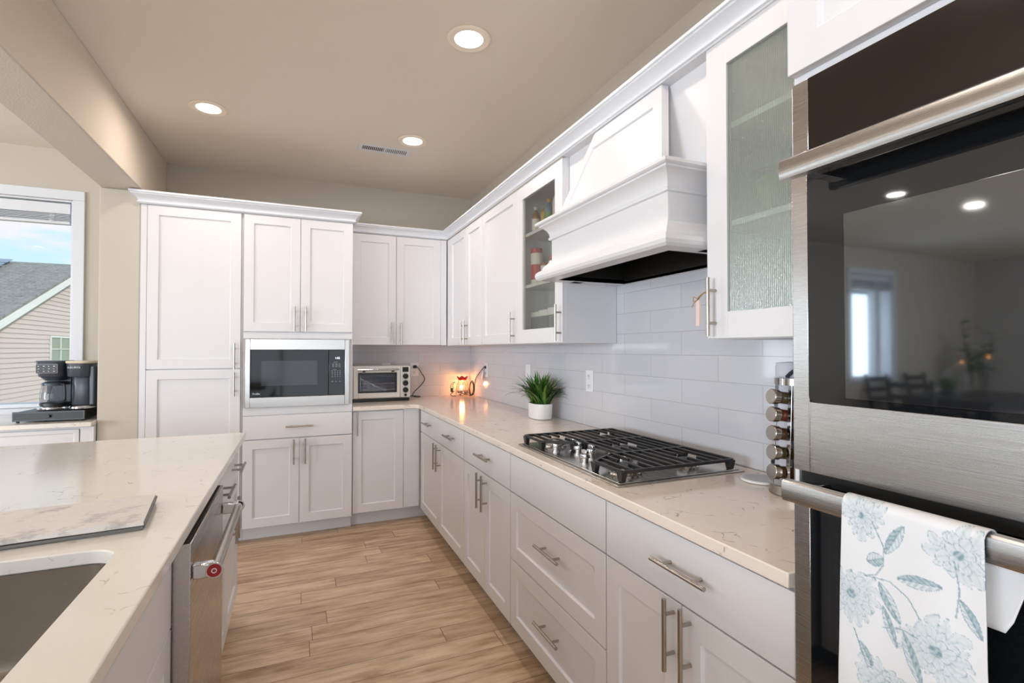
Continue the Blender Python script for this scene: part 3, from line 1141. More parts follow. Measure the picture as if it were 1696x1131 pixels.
# body box: front and two cheeks
m.box(xF, xF + t, -hw, hw, 0.0, 0.272)
m.box(xF + t, -0.0265, -hw, -hw + t, 0.0, 0.255)
m.box(xF + t, -0.0265, hw - t, hw, 0.0, 0.255)
m.box(xF + t, -0.286, -hw, hw, 0.256, 0.272)
m.build('body', W, r, bevel=0.001)
# cheeks behind, between the cabinets
m = MB()
m.box(-0.2725, -0.012, -0.468, -0.4545, 0.013, 0.60)
m.box(-0.2725, -0.012, 0.4545, 0.468, 0.013, 0.60)
m.box(-0.2855, -0.273, -0.468, 0.468, 0.262, 0.6890)
m.box(-0.3260, -0.2860, -0.468, 0.468, 0.6235, 0.6885)
m.box(-0.300, -0.03, -0.466, -0.4025, 0.0, 0.012)
m.box(-0.300, -0.03, 0.4025, 0.466, 0.0, 0.012)
m.box(-0.026, -0.012, -0.4540, 0.4540, 0.0, 0.6)
m.build('back_panel', W, r)
def hsweep(prof):
    pth = [(-0.2450, -hw), (xF, -hw), (xF, hw), (-0.2450, hw)]
    a = MB().sweep(pth, prof)
    b2 = MB().sweep(pth[::-1], prof)
    return a if min(p[0] for p in a.v) < xF - 0.02 else b2
nose = [(0.0, 0.0), (0.046, 0.0), (0.056, 0.008), (0.060, 0.020), (0.057, 0.034), (0.046, 0.044), (0.034, 0.047), (0.034, 0.056), (0.028, 0.066), (0.018, 0.074), (0.010, 0.084), (0.010, 0.092), (0.0, 0.096)]
hsweep(nose).build('lower_molding', W, r, angle=25)
crn = [(0.0, 0.186), (0.010, 0.188), (0.012, 0.198), (0.007, 0.202), (0.009, 0.214), (0.017, 0.232), (0.032, 0.246), (0.046, 0.251), (0.046, 0.257), (0.054, 0.258), (0.060, 0.262), (0.060, 0.272), (0.054, 0.276), (0.0, 0.276)]
hsweep(crn).build('upper_molding', W, r, angle=25)
# tapered chimney: frame-and-panel leaning front
zb0, zt0 = 0.277, 0.622
def chim(u, v_, dx):
    """u -1..1 across, v_ 0..1 up, dx outwards from the leaning plane"""
    lo_ = -0.372 + (-0.262 + 0.372) * v_
    hi_ = 0.345 + (0.175 - 0.345) * v_
    return (-0.405 + v_ * 0.094 - dx, lo_ + (hi_ - lo_) * (u + 1) / 2, zb0 + (zt0 - zb0) * v_)
m = MB()
vs = [chim(-1, 0, 0), chim(1, 0, 0), chim(1, 1, 0), chim(-1, 1, 0), (-0.286, -0.36, zb0), (-0.286, 0.333, zb0), (-0.286, 0.168, zt0), (-0.286, -0.255, zt0)]
vs = [chim(-1, 0, 0), chim(1, 0, 0), chim(1, 1, 0), chim(-1, 1, 0)] + [(p[0] + .016, p[1], p[2]) for p in (chim(-1, 0, 0), chim(1, 0, 0), chim(1, 1, 0), chim(-1, 1, 0))]
m.add(vs, [(0, 1, 2, 3), (4, 7, 6, 5), (0, 4, 5, 1), (1, 5, 6, 2), (2, 6, 7, 3), (3, 7, 4, 0)])
f4 = [chim(-.62, 0, -.0165), chim(.62, 0, -.0165), chim(.80, 1, -.0165), chim(-.80, 1, -.0165)]
vs = f4 + [(-0.286, p[1], p[2]) for p in f4]
m.add(vs, [(0, 1, 2, 3), (4, 7, 6, 5), (0, 4, 5, 1), (1, 5, 6, 2), (2, 6, 7, 3), (3, 7, 4, 0)])
ch = m.build('chimney', W, r, bevel=0.001)
def inset(du, dv0, dv1, dx):
    return [chim(-1 + du, dv0, dx), chim(1 - du, dv0, dx), chim(1 - du * 1.5, dv1, dx), chim(-1 + du * 1.5, dv1, dx)]
m = MB()
A0, A1 = inset(0.0, 0.0, 1.0, 0.0), inset(0.0, 0.0, 1.0, 0.015)
A2, A3 = inset(0.13, 0.03, 0.78, 0.015), inset(0.14, 0.035, 0.77, 0.006)
vs = A0 + A1 + A2 + A3
fs = [(12, 13, 14, 15)]
for k in range(4):
    l = (k + 1) % 4
    fs += [(k, l, 4 + l, 4 + k), (4 + k, 4 + l, 8 + l, 8 + k), (8 + k, 8 + l, 12 + l, 12 + k)]
m.add(vs, fs)
m.build('chimney_frame', W, ch, bevel=0.0012)
# liner (dark metal cavity) with filter
m = MB()
x0, x1, y0, y1 = -0.396, -0.028, -0.38, 0.38
zl = 0.125
m.add([(x0, y0, 0), (x1, y0, 0), (x1, y1, 0), (x0, y1, 0), (x0, y0, zl), (x1, y0, zl), (x1, y1, zl), (x0, y1, zl)],
      [(4, 5, 6, 7), (0, 1, 5, 4), (1, 2, 6, 5), (2, 3, 7, 6), (3, 0, 4, 7)])
ln = m.build('liner', 'hood_liner', r)
MB().box(-0.33, -0.10, -0.26, 0.26, zl - 0.016, zl - 0.001).build('filter', 'hood_filter', ln, bevel=0.002)
m = MB()
m.box(x0 - .003, x1 + .001, -0.402 + t, y0, 0.001, 0.02)
m.box(x0 - .003, x1 + .001, y1, 0.402 - t, 0.001, 0.02)
m.box(x1, -0.0275, y0, y1, 0.0, 0.012)
m.build('rim', W, r)

# ------------------------------------------------------------------ double wall oven (local: u towards camera, -y outwards)
r = rroot('wall_oven', 'stainless double wall oven with black glass doors and bar handles', 'oven', -3.878)
WO = 0.758
m = lb(MB(), 0.004, WO - .004, 0.05, 0.618, 0.325, 1.842)
m.build('body', 'black_plastic', r)
# control panel
cpo = lb(MB(), 0.0325, WO - .0325, 0.6185, 0.643, 1.712, 1.846).build('control_panel', 'oven_control_glass', r)
lb(MB(), 0.0, 0.032, 0.6185, 0.643, 1.712, 1.846).build('side_trim', 'stainless', cpo, bevel=0.001)
lb(MB(), WO - .032, WO, 0.6185, 0.643, 1.712, 1.846).build('side_trim', 'stainless', cpo, bevel=0.001)
def ovendoor(z0, z1, zg0, zg1):
    m = MB()
    v0, v1 = 0.6185, 0.648
    lb(m, 0, 0.033, v0, v1, z0, z1)
    lb(m, WO - .033, WO, v0, v1, z0, z1)
    lb(m, 0.033, WO - .033, v0, v1, z0, zg0)
    d = m.build('oven_door', 'stainless', r, bevel=0.0015)
    # glass with rounded lower corners
    rr = 0.012
    u0, u1 = 0.0325, WO - .0325
    pl = [(u0, zg1), (u0, zg0 + rr)]
    pl += [(u0 + rr - rr * cos(a), zg0 + rr - rr * sin(a)) for a in (pi / 8, pi / 4, 3 * pi / 8, pi / 2)]
    pl += [(u1 - rr + rr * sin(a), zg0 + rr - rr * cos(a)) for a in (0, pi / 8, pi / 4, 3 * pi / 8, pi / 2)]
    pl += [(u1, zg1)]
    pl2 = [(a, b_) for a, b_ in pl]
    g = MB().prism(pl2, -(v1 + .0008), -(v0 + .002), lambda a, b_, t_: (a, t_, b_)).build('door_glass', 'oven_glass', d)
    if z1 - z0 > 0.3:
        lb(MB(), 0.10, WO - .10, v1 + .0004, v1 + .0016, zg0 + 0.012, zg0 + 0.33).build('window', 'oven_window_glass', g, bevel=0.001)
    return d
d1 = ovendoor(1.117, 1.7105, 1.246, 1.7105)
d2 = ovendoor(0.34, 1.092, 0.46, 1.092)
lb(MB(), 0.005, WO - .005, 0.6185, 0.632, 1.0935, 1.116).build('vent_gap', 'black_gap', r)
def ovenhandle(par, z):
    m = MB()
    n = 8
    prof = [(-0.002, 0.0180), (-0.0150, 0.0180), (-0.0185, 0.0150), (-0.0198, 0.006), (-0.0202, -0.003), (-0.0198, -0.011), (-0.0175, -0.0175), (-0.002, -0.0180), (0.0, -0.016), (0.0, 0.016)]
    m.prism(prof, 0.035, WO - .035, lambda a, b_, t_: (t_, -0.705 + a, z + b_))
    h = m.build('handle', 'stainless', par, angle=22)
    for u in (0.055, WO - .075):
        lb(MB(), u, u + .02, 0.6495, 0.706, z - 0.012, z + .012).build('handle_bracket', 'chrome', h, bevel=0.001)
    return h
ovenhandle(d1, 1.661)
ovenhandle(d2, 1.094)

# towel on the lower handle: printed cloth, colours in a mesh attribute
def build_towel():
    YT0, YT1 = -4.026, -4.202
    wt = YT0 - YT1
    zt, zf, zbk = 1.1165, 0.60, 0.96
    fl = [  # centre (s across m, d down m), radius, petals, phase
        (0.030, 0.030, 0.038, 13, 0.2), (0.018, 0.150, 0.048, 15, 0.6), (0.150, 0.045, 0.042, 11, 1.2),
        (0.125, 0.178, 0.052, 14, 0.1), (0.060, 0.268, 0.048, 12, 0.9), (0.155, 0.305, 0.044, 13, 0.3),
        (0.020, 0.375, 0.050, 14, 0.5), (0.120, 0.410, 0.052, 12, 1.4), (0.060, 0.480, 0.045, 13, 0.3)]
    lv = [  # leaf: base, tip, half width
        ((0.062, 0.075), (0.086, 0.028), 0.0085), ((0.060, 0.082), (0.038, 0.094), 0.010), ((0.078, 0.103), (0.132, 0.093), 0.009),
        ((0.083, 0.165), (0.054, 0.118), 0.008), ((0.086, 0.172), (0.108, 0.235), 0.0085), ((0.150, 0.10), (0.172, 0.140), 0.007),
        ((0.060, 0.150), (0.078, 0.200), 0.006), ((0.145, 0.225), (0.172, 0.262), 0.007), ((0.030, 0.215), (0.045, 0.245), 0.006),
        ((0.09, 0.33), (0.12, 0.36), 0.008), ((0.04, 0.32), (0.02, 0.29), 0.007), ((0.10, 0.45), (0.14, 0.47), 0.008)]
    st = [[(0.045, 0.035), (0.060, 0.066), (0.060, 0.092), (0.050, 0.110), (0.036, 0.116)],
          [(0.036, 0.116), (0.068, 0.112), (0.092, 0.124), (0.108, 0.146)],
          [(0.060, 0.180), (0.085, 0.170), (0.105, 0.172)], [(0.022, 0.200), (0.032, 0.228), (0.040, 0.250)],
          [(0.145, 0.055), (0.150, 0.090), (0.146, 0.125)], [(0.145, 0.220), (0.142, 0.260), (0.150, 0.290)],
          [(0.06, 0.255), (0.085, 0.255), (0.10, 0.248)], [(0.06, 0.31), (0.04, 0.35), (0.02, 0.37)]]
    inkd, inkl = Vector((0.17, 0.27, 0.32)), Vector((0.44, 0.53, 0.57))
    base = Vector((0.70, 0.71, 0.735))
    def seg(p, a, b_):
        ax, ay = b_[0] - a[0], b_[1] - a[1]
        L2 = ax * ax + ay * ay
        t_ = max(0, min(1, ((p[0] - a[0]) * ax + (p[1] - a[1]) * ay) / L2))
        dx, dy = p[0] - a[0] - ax * t_, p[1] - a[1] - ay * t_
        return sqrt(dx * dx + dy * dy), t_, (p[0] - a[0]) * ay - (p[1] - a[1]) * ax
    def ink(s_, d_):
        nzv = noise.noise((s_ * 60, d_ * 60, 0))
        nz2 = noise.noise((s_ * 220, d_ * 220, 3))
        v_ = 0.0
        for cx, cy_, R, n, ph in fl:
            dx, dy = s_ - cx, d_ - cy_
            rr = sqrt(dx * dx + dy * dy) * (1 + 0.10 * nzv)
            if rr > R * 1.15:
                continue
            an = atan2(dy, dx) + ph + 0.25 * nzv
            for lay, (ro, nn) in enumerate(((1.0, n), (0.72, n - 3), (0.45, n - 6))):
                vr = 0.86 + 0.14 * sin(an * 3 + lay * 2 + cx * 90)
                k = an * nn / (2 * pi) + lay * 0.37
                fk = abs((k - math.floor(k)) - 0.5) * 2      # 0 middle of petal .. 1 between
                edge = R * ro * vr * (1 - 0.30 * fk ** 2.2)
                if rr < edge:
                    a = 0.10 + 0.22 * (1 - rr / edge) ** 1.5
                    a += 0.45 * max(0, (fk - 0.80) / 0.20) * (0.4 + 0.6 * (1 - rr / edge))
                    if edge - rr < 0.0011:
                        a += 0.35
                    if fk < 0.12 and rr > edge * .25:
                        a += 0.10
                    v_ = a if lay == 0 else max(v_ * 0.55, a)
            if rr < R * 0.14:
                v_ = max(v_, 0.55 + 0.3 * nz2)
        for a, b_, hw_ in lv:
            dd, t_, sg = seg((s_, d_), a, b_)
            wv = hw_ * (sin(pi * min(1, t_ * 0.94 + 0.03))) ** 0.8
            if 0 < t_ < 1 and dd < wv:
                q = 0.20 + (0.28 if sg > 0 else 0.0) + 0.12 * sin(t_ * 40 + dd * 900)
                if dd < 0.0007 or wv - dd < 0.0009:
                    q = 0.62
                v_ = max(v_, q)
        for pl in st:
            for i in range(len(pl) - 1):
                dd, t_, sg = seg((s_, d_), pl[i], pl[i + 1])
                if dd < 0.0009:
                    v_ = max(v_, 0.55)
        return max(0, min(1, 1.55 * v_ * (0.9 + 0.5 * nz2)))
    NX, NZ = 150, 420
    mb = MB()
    pts, cols = [], []
    hcx, hz = -0.7165, 1.094
    # path over the handle: front drop (d from the top), a curl over the bar, a back drop
    total_f = zt - zf
    for j in range(NZ + 1):
        d_ = -0.05 + (total_f + 0.05) * j / NZ       # negative: behind the bar
        for i in range(NX + 1):
            s_ = wt * i / NX
            wav = 0.0022 * sin(s_ * 60 + d_ * 4) * min(1, max(0, d_) * 7) + 0.0015 * noise.noise((s_ * 18, d_ * 9, 1)) * 2
            if d_ >= 0.012:
                x = -0.7315 - wav - 0.004 * min(1, d_ * 6)
                z = zt - d_
            elif d_ >= -0.012:
                a = (d_ + 0.012) / 0.024 * pi
                x = -0.7165 + 0.0150 * cos(a) * 1.0
                z = zt - 0.012 + 0.012 * sin(a)
                x = x - (0.0 if a < pi / 2 else wav * (a - pi / 2) / (pi / 2))
            else:
                x = -0.7015 + 0.002
                z = zt + d_
            y = YT0 - s_ - 0.0035 * d_ / 0.3 * (1 - 2 * i / NX) * -1 - 0.004 * max(0, d_) * (i / NX)
            pts.append((x, y, z))
            k = ink(s_, max(d_, -0.05) + 0.006)
            c = base.lerp(inkl, min(1, k * 1.6)) if k < 0.4 else inkl.lerp(inkd, min(1, (k - 0.4) * 1.5))
            c = c if k >= 0.4 else base.lerp(inkl, k * 2.2)
            cols.append((c.x, c.y, c.z, 1))
    fs = [(j * (NX + 1) + i, j * (NX + 1) + i + 1, (j + 1) * (NX + 1) + i + 1, (j + 1) * (NX + 1) + i) for j in range(NZ) for i in range(NX)]
    mb.add(pts, fs)
    o = mb.build('kitchen_towel', 'towel_print', solid=0.0022)
    at = o.data.color_attributes.new('print', 'FLOAT_COLOR', 'POINT')
    for i, c in enumerate(cols):
        at.data[i].color = c
    tag(o, 'white tea towel with blue-gray flower print hanging on the lower oven handle', 'towel')
    # the back fold that shows beyond the front edge
    m = MB()
    def bk(a, b_):
        s_ = 0.02 + 0.190 * a
        z = 1.100 - 0.115 * b_ * (1.0 if a < .85 else 1 - (a - .85) / .15 * 0.85)
        return (-0.694 + 0.003 * sin(a * 9), YT0 - s_, z)
    m.grid(24, 12, bk)
    h = m.build('back_fold', 'mat_print', o, solid=0.002)
    h.data.materials[0] = MATS['white_cloth']
plain('white_cloth', srgb(222, 223, 226), 0.95)
build_towel()

# ------------------------------------------------------------------ gas cooktop
CX, CY_ = -0.334, -2.860
r = root('gas_cooktop', 'stainless five-burner gas cooktop with black cast iron grates', 'cooktop', (CX, CY_, 0.9145))
m = MB().box(-0.266, 0.266, -0.382, 0.382, 0.0, 0.005)
m.box(-0.252, 0.252, -0.368, 0.368, 0.0052, 0.009)
m.build('tray', 'stainless_top', r, bevel=0.003)
burn = [(-0.145, 0.255, 0.040), (0.115, 0.255, 0.034), (0.035, 0.0, 0.055), (-0.150, -0.255, 0.050), (0.115, -0.255, 0.036)]
for bx_, by_, br_ in burn:
    bo = MB().lathe([(br_ * 1.25, 0.0), (br_ * 1.2, 0.006), (br_, 0.008), (br_, 0.017), (br_ * 0.93, 0.020)], (bx_, by_, 0.0092), 28).build('burner', 'stainless_top', r)
    MB().lathe([(br_ * 0.86, 0.0), (br_ * 0.88, 0.004), (br_ * 0.6, 0.008)], (bx_, by_, 0.0293), 28).build('burner_cap', 'black_iron', bo)
def bar(mb, x0, y0, x1, y1, z=0.047, w_=0.0050, h_=0.011):
    d = Vector((x1 - x0, y1 - y0, 0))
    L = d.length
    d.normalize()
    n_ = Vector((-d.y, d.x, 0)) * w_
    p = [Vector((x0, y0, 0)) - n_, Vector((x1, y1, 0)) - n_, Vector((x1, y1, 0)) + n_, Vector((x0, y0, 0)) + n_]
    mb.add([(q.x, q.y, z - h_) for q in p] + [(q.x, q.y, z) for q in p], [(0, 3, 2, 1), (4, 5, 6, 7), (0, 1, 5, 4), (1, 2, 6, 5), (2, 3, 7, 6), (3, 0, 4, 7)])
def foot(mb, x, y, sx=0.008, sy=0.010):
    mb.add([(x - sx, y - sy, 0.0094), (x + sx, y - sy, 0.0094), (x + sx, y + sy, 0.0094), (x - sx, y + sy, 0.0094),
            (x - sx * 1.4, y - sy * 1.6, 0.042), (x + sx * 1.4, y - sy * 1.6, 0.042), (x + sx * 1.4, y + sy * 1.6, 0.042), (x - sx * 1.4, y + sy * 1.6, 0.042)],
           [(0, 3, 2, 1), (4, 5, 6, 7), (0, 1, 5, 4), (1, 2, 6, 5), (2, 3, 7, 6), (3, 0, 4, 7)])
xf_, xk_ = -0.238, 0.222
def side_grate(sg):
    m = MB()
    yo, yi = 0.366 * sg, 0.128 * sg
    ych = 0.205 * sg          # chamfer start on the front rail
    xch = -0.125
    bar(m, xf_, yo, xk_, yo)
    bar(m, xk_, yo, xk_, yi)
    bar(m, xf_, yo, xf_, ych)
    bar(m, xf_, ych, xch, yi)
    bar(m, xch, yi, xk_, yi)
    # fingers parallel to the wall, broken over the burners
    for k in range(1, 11):
        xx = xf_ + (xk_ - xf_) * k / 11
        far = yi if xx >= xch else ych + (yi - ych) * (xx - xf_) / (xch - xf_)
        near_burner = min(abs(xx + 0.145), abs(xx - 0.115)) < 0.05
        if near_burner:
            bar(m, xx, far, xx, (0.255 - 0.030) * sg)
            bar(m, xx, (0.255 + 0.030) * sg, xx, yo)
        else:
            bar(m, xx, far, xx, yo)
    for x_, y_ in ((xf_ + .002, yo - .008 * sg), (xk_ - .004, yo - .008 * sg), (xf_ + .002, ych), (xk_ - .004, yi + .004 * sg), (xch, yi + .008 * sg)):
        foot(m, x_, y_)
    return m.build('grate', 'black_iron', r, bevel=0.0018)
side_grate(1)
side_grate(-1)
m = MB()
yw = 0.120
xc0 = -0.085
bar(m, xc0, -yw, xc0, yw)
bar(m, xk_, -yw, xk_, yw)
bar(m, xc0, -yw, xk_, -yw)
bar(m, xc0, yw, xk_, yw)
for k in range(1, 8):
    xx = xc0 + (xk_ - xc0) * k / 8
    if abs(xx - 0.035) < 0.06:
        bar(m, xx, -yw, xx, -0.035)
        bar(m, xx, 0.035, xx, yw)
    else:
        bar(m, xx, -yw, xx, yw)
for x_, y_ in ((xc0, -yw + .008), (xc0, yw - .008), (xk_ - .004, -yw + .008), (xk_ - .004, yw - .008)):
    foot(m, x_, y_)
m.build('grate', 'black_iron', r, bevel=0.0018)
for kx, ky in ((-0.511, -2.665), (-0.436, -2.675), (-0.450, -2.745), (-0.436, -2.825), (-0.511, -2.900)):
    kx -= CX
    ky -= CY_
    k_ = MB().lathe([(0.013, 0.0), (0.013, 0.006), (0.019, 0.008), (0.020, 0.012), (0.018, 0.022), (0.015, 0.023)], (kx, ky, 0.0095), 24).build('knob', 'chrome', r)
    MB().box(kx - .007, kx + .007, ky - .018, ky + .018, 0.0325, 0.047).build('knob_grip', 'chrome', k_, bevel=0.003)

# ------------------------------------------------------------------ ceiling fixtures
def downlight(x, y, label, power=5.0):
    r = root('recessed_light', label, 'light', (x, y, H), 0, 'recessed ceiling downlights')
    MB().lathe([(0.100, -0.0005), (0.101, -0.004), (0.092, -0.009), (0.066, -0.005)], (0, 0, 0), 40, cap0=True, cap1=False).build('trim_ring', 'light_trim', r)
    MB().lathe([(0.0655, -0.0035), (0.0655, -0.005), (0.0, -0.006)], (0, 0, 0), 40, cap0=False, cap1=False).build('lens', 'lamp_disc', r)
    l = light('lamp_glow', 'AREA', (x, y, H - 0.012), (0, 0, 0), power, (1.0, 0.88, 0.77), shape='DISK', size=0.13)
    l.data.spread = radians(170)
    return r
downlight(-2.006, -1.133, 'round recessed downlight nearest the beige ceiling beam')
downlight(-0.799, -1.138, 'round recessed downlight beside the ceiling vent')
downlight(-0.799, -2.367, 'round recessed downlight nearest the camera over the right counter')
for x, y in ((-2.006, -3.6), (-0.799, -3.6), (-0.799, -4.9), (-2.006, -4.9)):
    downlight(x, y, 'round recessed downlight out of view above the near end of the kitchen', 3.0)
for x, y in ((-4.81, -1.71), (-5.89, -1.80), (-4.8, -4.2), (-7.2, -4.2), (-4.8, -6.6), (-7.2, -6.6)):
    downlight(x, y, 'round recessed downlight over the dining side of the room')
r = root('ceiling_vent', 'white rectangular air vent in the kitchen ceiling', 'vent', (-0.950, -0.905, H))
m = MB()
fr(m, -0.182, 0.182, -0.060, 0.060, -0.158, 0.158, -0.036, 0.036, 0, 1)
m.v = [(a, c_, -0.0055 if b_ > .5 else -0.0005) for a, b_, c_ in m.v]
m.build('frame', 'trim_white', r, bevel=0.001)
MB().box(-0.158, 0.158, -0.036, 0.036, -0.0012, -0.0006).build('duct', 'vent_dark', r)
m = MB()
for i in range(25):
    x = -0.1575 + i * 0.0129
    w2 = 0.0045 if i < 12 else 0.0068
    m.box(x, x + w2, -0.0355, 0.0355, -0.0050, -0.0015)
m.box(-0.006, 0.006, -0.0355, 0.0355, -0.0054, -0.0014)
m.build('louvers', 'trim_white', r)

# ------------------------------------------------------------------ outlets and switches
def outlet(pos, rz, label, screws=True, kind='outlet'):
    r = root('wall_outlet' if kind == 'outlet' else 'wall_switch', label, kind, pos, rz, 'white wall plates on the tile')
    MB().box(-0.037, 0.037, -0.006, 0, -0.060, 0.060).build('cover_plate', 'white_plastic', r, bevel=0.002)
    if kind == 'outlet':
        for z in (-0.026, 0.026):
            f_ = MB().box(-0.017, 0.017, -0.0085, -0.0062, z - .017, z + .017).build('socket', 'white_plastic', r, bevel=0.002)
            m = MB()
            m.box(-0.008, -0.0055, -0.0092, -0.0086, z - .004, z + .008)
            m.box(0.0055, 0.008, -0.0092, -0.0086, z - .004, z + .008)
            m.cyl((0, -0.0092, z - .010), (0, -0.0086, z - .010), 0.0025, 8)
            m.build('slots', 'black_plastic', f_)
    else:
        MB().box(-0.016, 0.016, -0.010, -0.0062, -0.032, 0.032).build('rocker', 'white_plastic', r, bevel=0.002)
    return r
outlet((-0.0085, -2.129, 1.165), -pi / 2, 'white outlet on the right tile wall beside the potted plant')
outlet((-0.0085, -1.313, 1.178), -pi / 2, 'white switch plate on the right tile wall behind the potted plant', kind='switch')
outlet((-0.0085, -0.458, 1.163), -pi / 2, 'white outlet near the corner with the red warmer plugged in')
outlet((-0.541, -0.0085, 1.160), 0, 'white outlet on the back wall right of the toaster oven')
outlet((-0.790, -0.0085, 1.163), 0, 'white outlet mostly hidden behind the top of the toaster oven')

# ------------------------------------------------------------------ toaster oven
r = root('toaster_oven', 'cream countertop toaster oven with black knobs beside the tall cabinet', 'toaster oven', (-1.112, -0.330, 0.9145))
TW, TD = 0.470, 0.26
MB().box(0.004, TW - .006, 0.012, TD - .01, 0.0, 0.026).build('base', 'black_plastic', r, bevel=0.003)
MB().box(0, TW, 0.006, TD, 0.0265, 0.290).build('body', 'toaster_cream', r, bevel=0.008, seg=3)
m = MB()
fr(m, 0.012, 0.382, 0.034, 0.284, 0.052, 0.350, 0.080, 0.232, -0.012, 0.0055)
d = m.build('door', 'toaster_cream', r, bevel=0.002)
m = MB()
fr(m, 0.046, 0.356, 0.074, 0.238, 0.060, 0.342, 0.088, 0.224, -0.0145, -0.0122)
m.build('window_frame', 'black_plastic', d, bevel=0.001)
MB().box(0.060, 0.342, -0.0135, -0.0125, 0.088, 0.224).build('window', 'clear_glass', d)
MB().box(0.0535, 0.3485, 0.0045, 0.0055, 0.0815, 0.2305).build('inner_liner', 'dark_gray_plastic', d)
m = MB()
m.tube([(0.062, -0.006, 0.150), (0.340, -0.006, 0.150)], 0.002, 6)
for k in range(12):
    m.tube([(0.07 + k * .023, -0.006, 0.150), (0.07 + k * .023, 0.003, 0.150)], 0.0012, 5)
m.tube([(0.062, -0.006, 0.100), (0.340, -0.006, 0.100)], 0.002, 6)
m.build('rack', 'chrome', d)
m = MB()
m.cyl((0.040, -0.040, 0.262), (0.368, -0.040, 0.262), 0.0085, 14)
h = m.build('handle', 'chrome', d)
for u in (0.080, 0.310):
    MB().box(u, u + .02, -0.038, -0.0125, 0.244, 0.256).build('handle_bracket', 'black_plastic', h)
cpn = MB().box(0.386, 0.466, -0.008, 0.0055, 0.034, 0.287).build('control_panel', 'toaster_cream', r, bevel=0.002)
MB().box(0.402, 0.452, -0.0098, -0.0082, 0.240, 0.280).build('display', 'black_plastic', cpn, bevel=0.001)
for z, rr in ((0.205, 0.0235), (0.148, 0.0235), (0.091, 0.0235), (0.050, 0.011)):
    k_ = MB().cyl((0.427, -0.0082, z), (0.427, -0.024, z), rr, 28, rr * .93).build('knob', 'black_plastic', cpn, bevel=0.0015)
# its cord and plug
def curve_pts(ctrl, n=10):
    P = [Vector(p) for p in ctrl]
    P = [P[0]] + P + [P[-1]]
    out = []
    for i in range(1, len(P) - 2):
        for k in range(n):
            t_ = k / n
            a, b_, c_, d_ = P[i - 1], P[i], P[i + 1], P[i + 2]
            out.append(0.5 * ((2 * b_) + (c_ - a) * t_ + (2 * a - 5 * b_ + 4 * c_ - d_) * t_ ** 2 + (3 * b_ - a - 3 * c_ + d_) * t_ ** 3))
    out.append(P[-2])
    return out
m = MB()
m.tube(curve_pts([(-0.625, -0.066, 0.930), (-0.59, -0.060, 0.928), (-0.52, -0.060, 0.924), (-0.50, -0.075, 0.9195), (-0.53, -0.10, 0.9195), (-0.57, -0.09, 0.930), (-0.555, -0.062, 0.96), (-0.49, -0.050, 1.02), (-0.455, -0.045, 1.075), (-0.485, -0.045, 1.13), (-0.515, -0.045, 1.175), (-0.541, -0.045, 1.188)], 8), 0.0036, 8)
o = m.build('power_cord', 'cord_black')
tag(o, 'black power cord of the toaster oven plugged in the back wall', 'cord')
m = MB().box(-0.556, -0.526, -0.045, -0.019, 1.173, 1.199)
m.build('plug', 'black_plastic', o, bevel=0.004)

# ------------------------------------------------------------------ glowing warmer jar in the corner
JX, JY = -0.118, -0.105
r = root('wax_warmer', 'small glowing glass warmer jar with a red rim in the counter corner', 'lamp', (JX, JY, 0.9145))
prof = [(0.046, 0.000), (0.054, 0.006), (0.060, 0.030), (0.058, 0.060), (0.052, 0.095), (0.042, 0.135), (0.038, 0.150)]
MB().lathe(prof, (0, 0, 0), 32, cap0=True, cap1=False).build('jar', 'clear_glass', r)
m = MB()
N = 40
vs = []
for j, (rad, z) in enumerate([(0.036, 0.146), (0.040, 0.158), (0.050, 0.174)]):
    for i in range(N):
        t_ = 2 * pi * i / N
        wv = 1 + (0.10 * sin(6 * t_) if j == 2 else 0.04 * sin(6 * t_) if j == 1 else 0)
        vs.append((rad * wv * cos(t_), rad * wv * sin(t_), z + (0.006 * sin(6 * t_) if j == 2 else 0)))
fs = [(j * N + i, j * N + (i + 1) % N, (j + 1) * N + (i + 1) % N, (j + 1) * N + i) for j in range(2) for i in range(N)]
m.add(vs, fs)
m.build('rim', 'red_rim', r, solid=0.003)
MB().lathe([(0.030, 0.150), (0.035, 0.155), (0.034, 0.162), (0.0, 0.160)], (0, 0, 0), 24, cap0=True, cap1=False).build('wax_dish', 'red_rim', r)
for i, (bx_, by_, bz_) in enumerate([(-0.010, -0.014, 0.082)]):
    bo = MB().lathe([(0.004, -0.022), (0.010, -0.012), (0.015, 0.0), (0.012, 0.012), (0.003, 0.022)], (bx_, by_, bz_), 18).build('bulb', 'filament', r)
for k in range(16):
    pass
m = MB()
rnd = random.Random(3)
for k in range(34):
    a, rr, z = rnd.uniform(0, 2 * pi), rnd.uniform(0.02, 0.048), rnd.uniform(0.012, 0.048)
    m.lathe([(0.001, -0.007), (0.007, -0.003), (0.008, 0.003), (0.002, 0.008)], (rr * cos(a), rr * sin(a), z), 8)
tag(m.build('glass_pebbles', 'slate_jar', r), None, None, kind='stuff')
m = MB()
for k in range(5):
    a = k * 2 * pi / 5 + .4
    m.tube([(0.059 * cos(a), 0.059 * sin(a), 0.014), (0.060 * cos(a + .4), 0.060 * sin(a + .4), 0.055), (0.053 * cos(a + .2), 0.053 * sin(a + .2), 0.092), (0.043 * cos(a + .5), 0.043 * sin(a + .5), 0.134)], 0.0022, 6)
m.build('metal_scrollwork', 'tin_amber', r)
light('warmer_glow', 'POINT', (JX - .006, JY - .01, 1.02), (0, 0, 0), 2.6, (1.0, 0.38, 0.09), shadow_soft_size=0.02)
m = MB()
def loop3(c, rx, rz_, y0, tilt, n=20, wob=0.0):
    return [(c[0] + rx * cos(2 * pi * k / n) + tilt * (sin(2 * pi * k / n)), y0 + wob * sin(4 * pi * k / n), c[1] + rz_ * sin(2 * pi * k / n)) for k in range(n)]
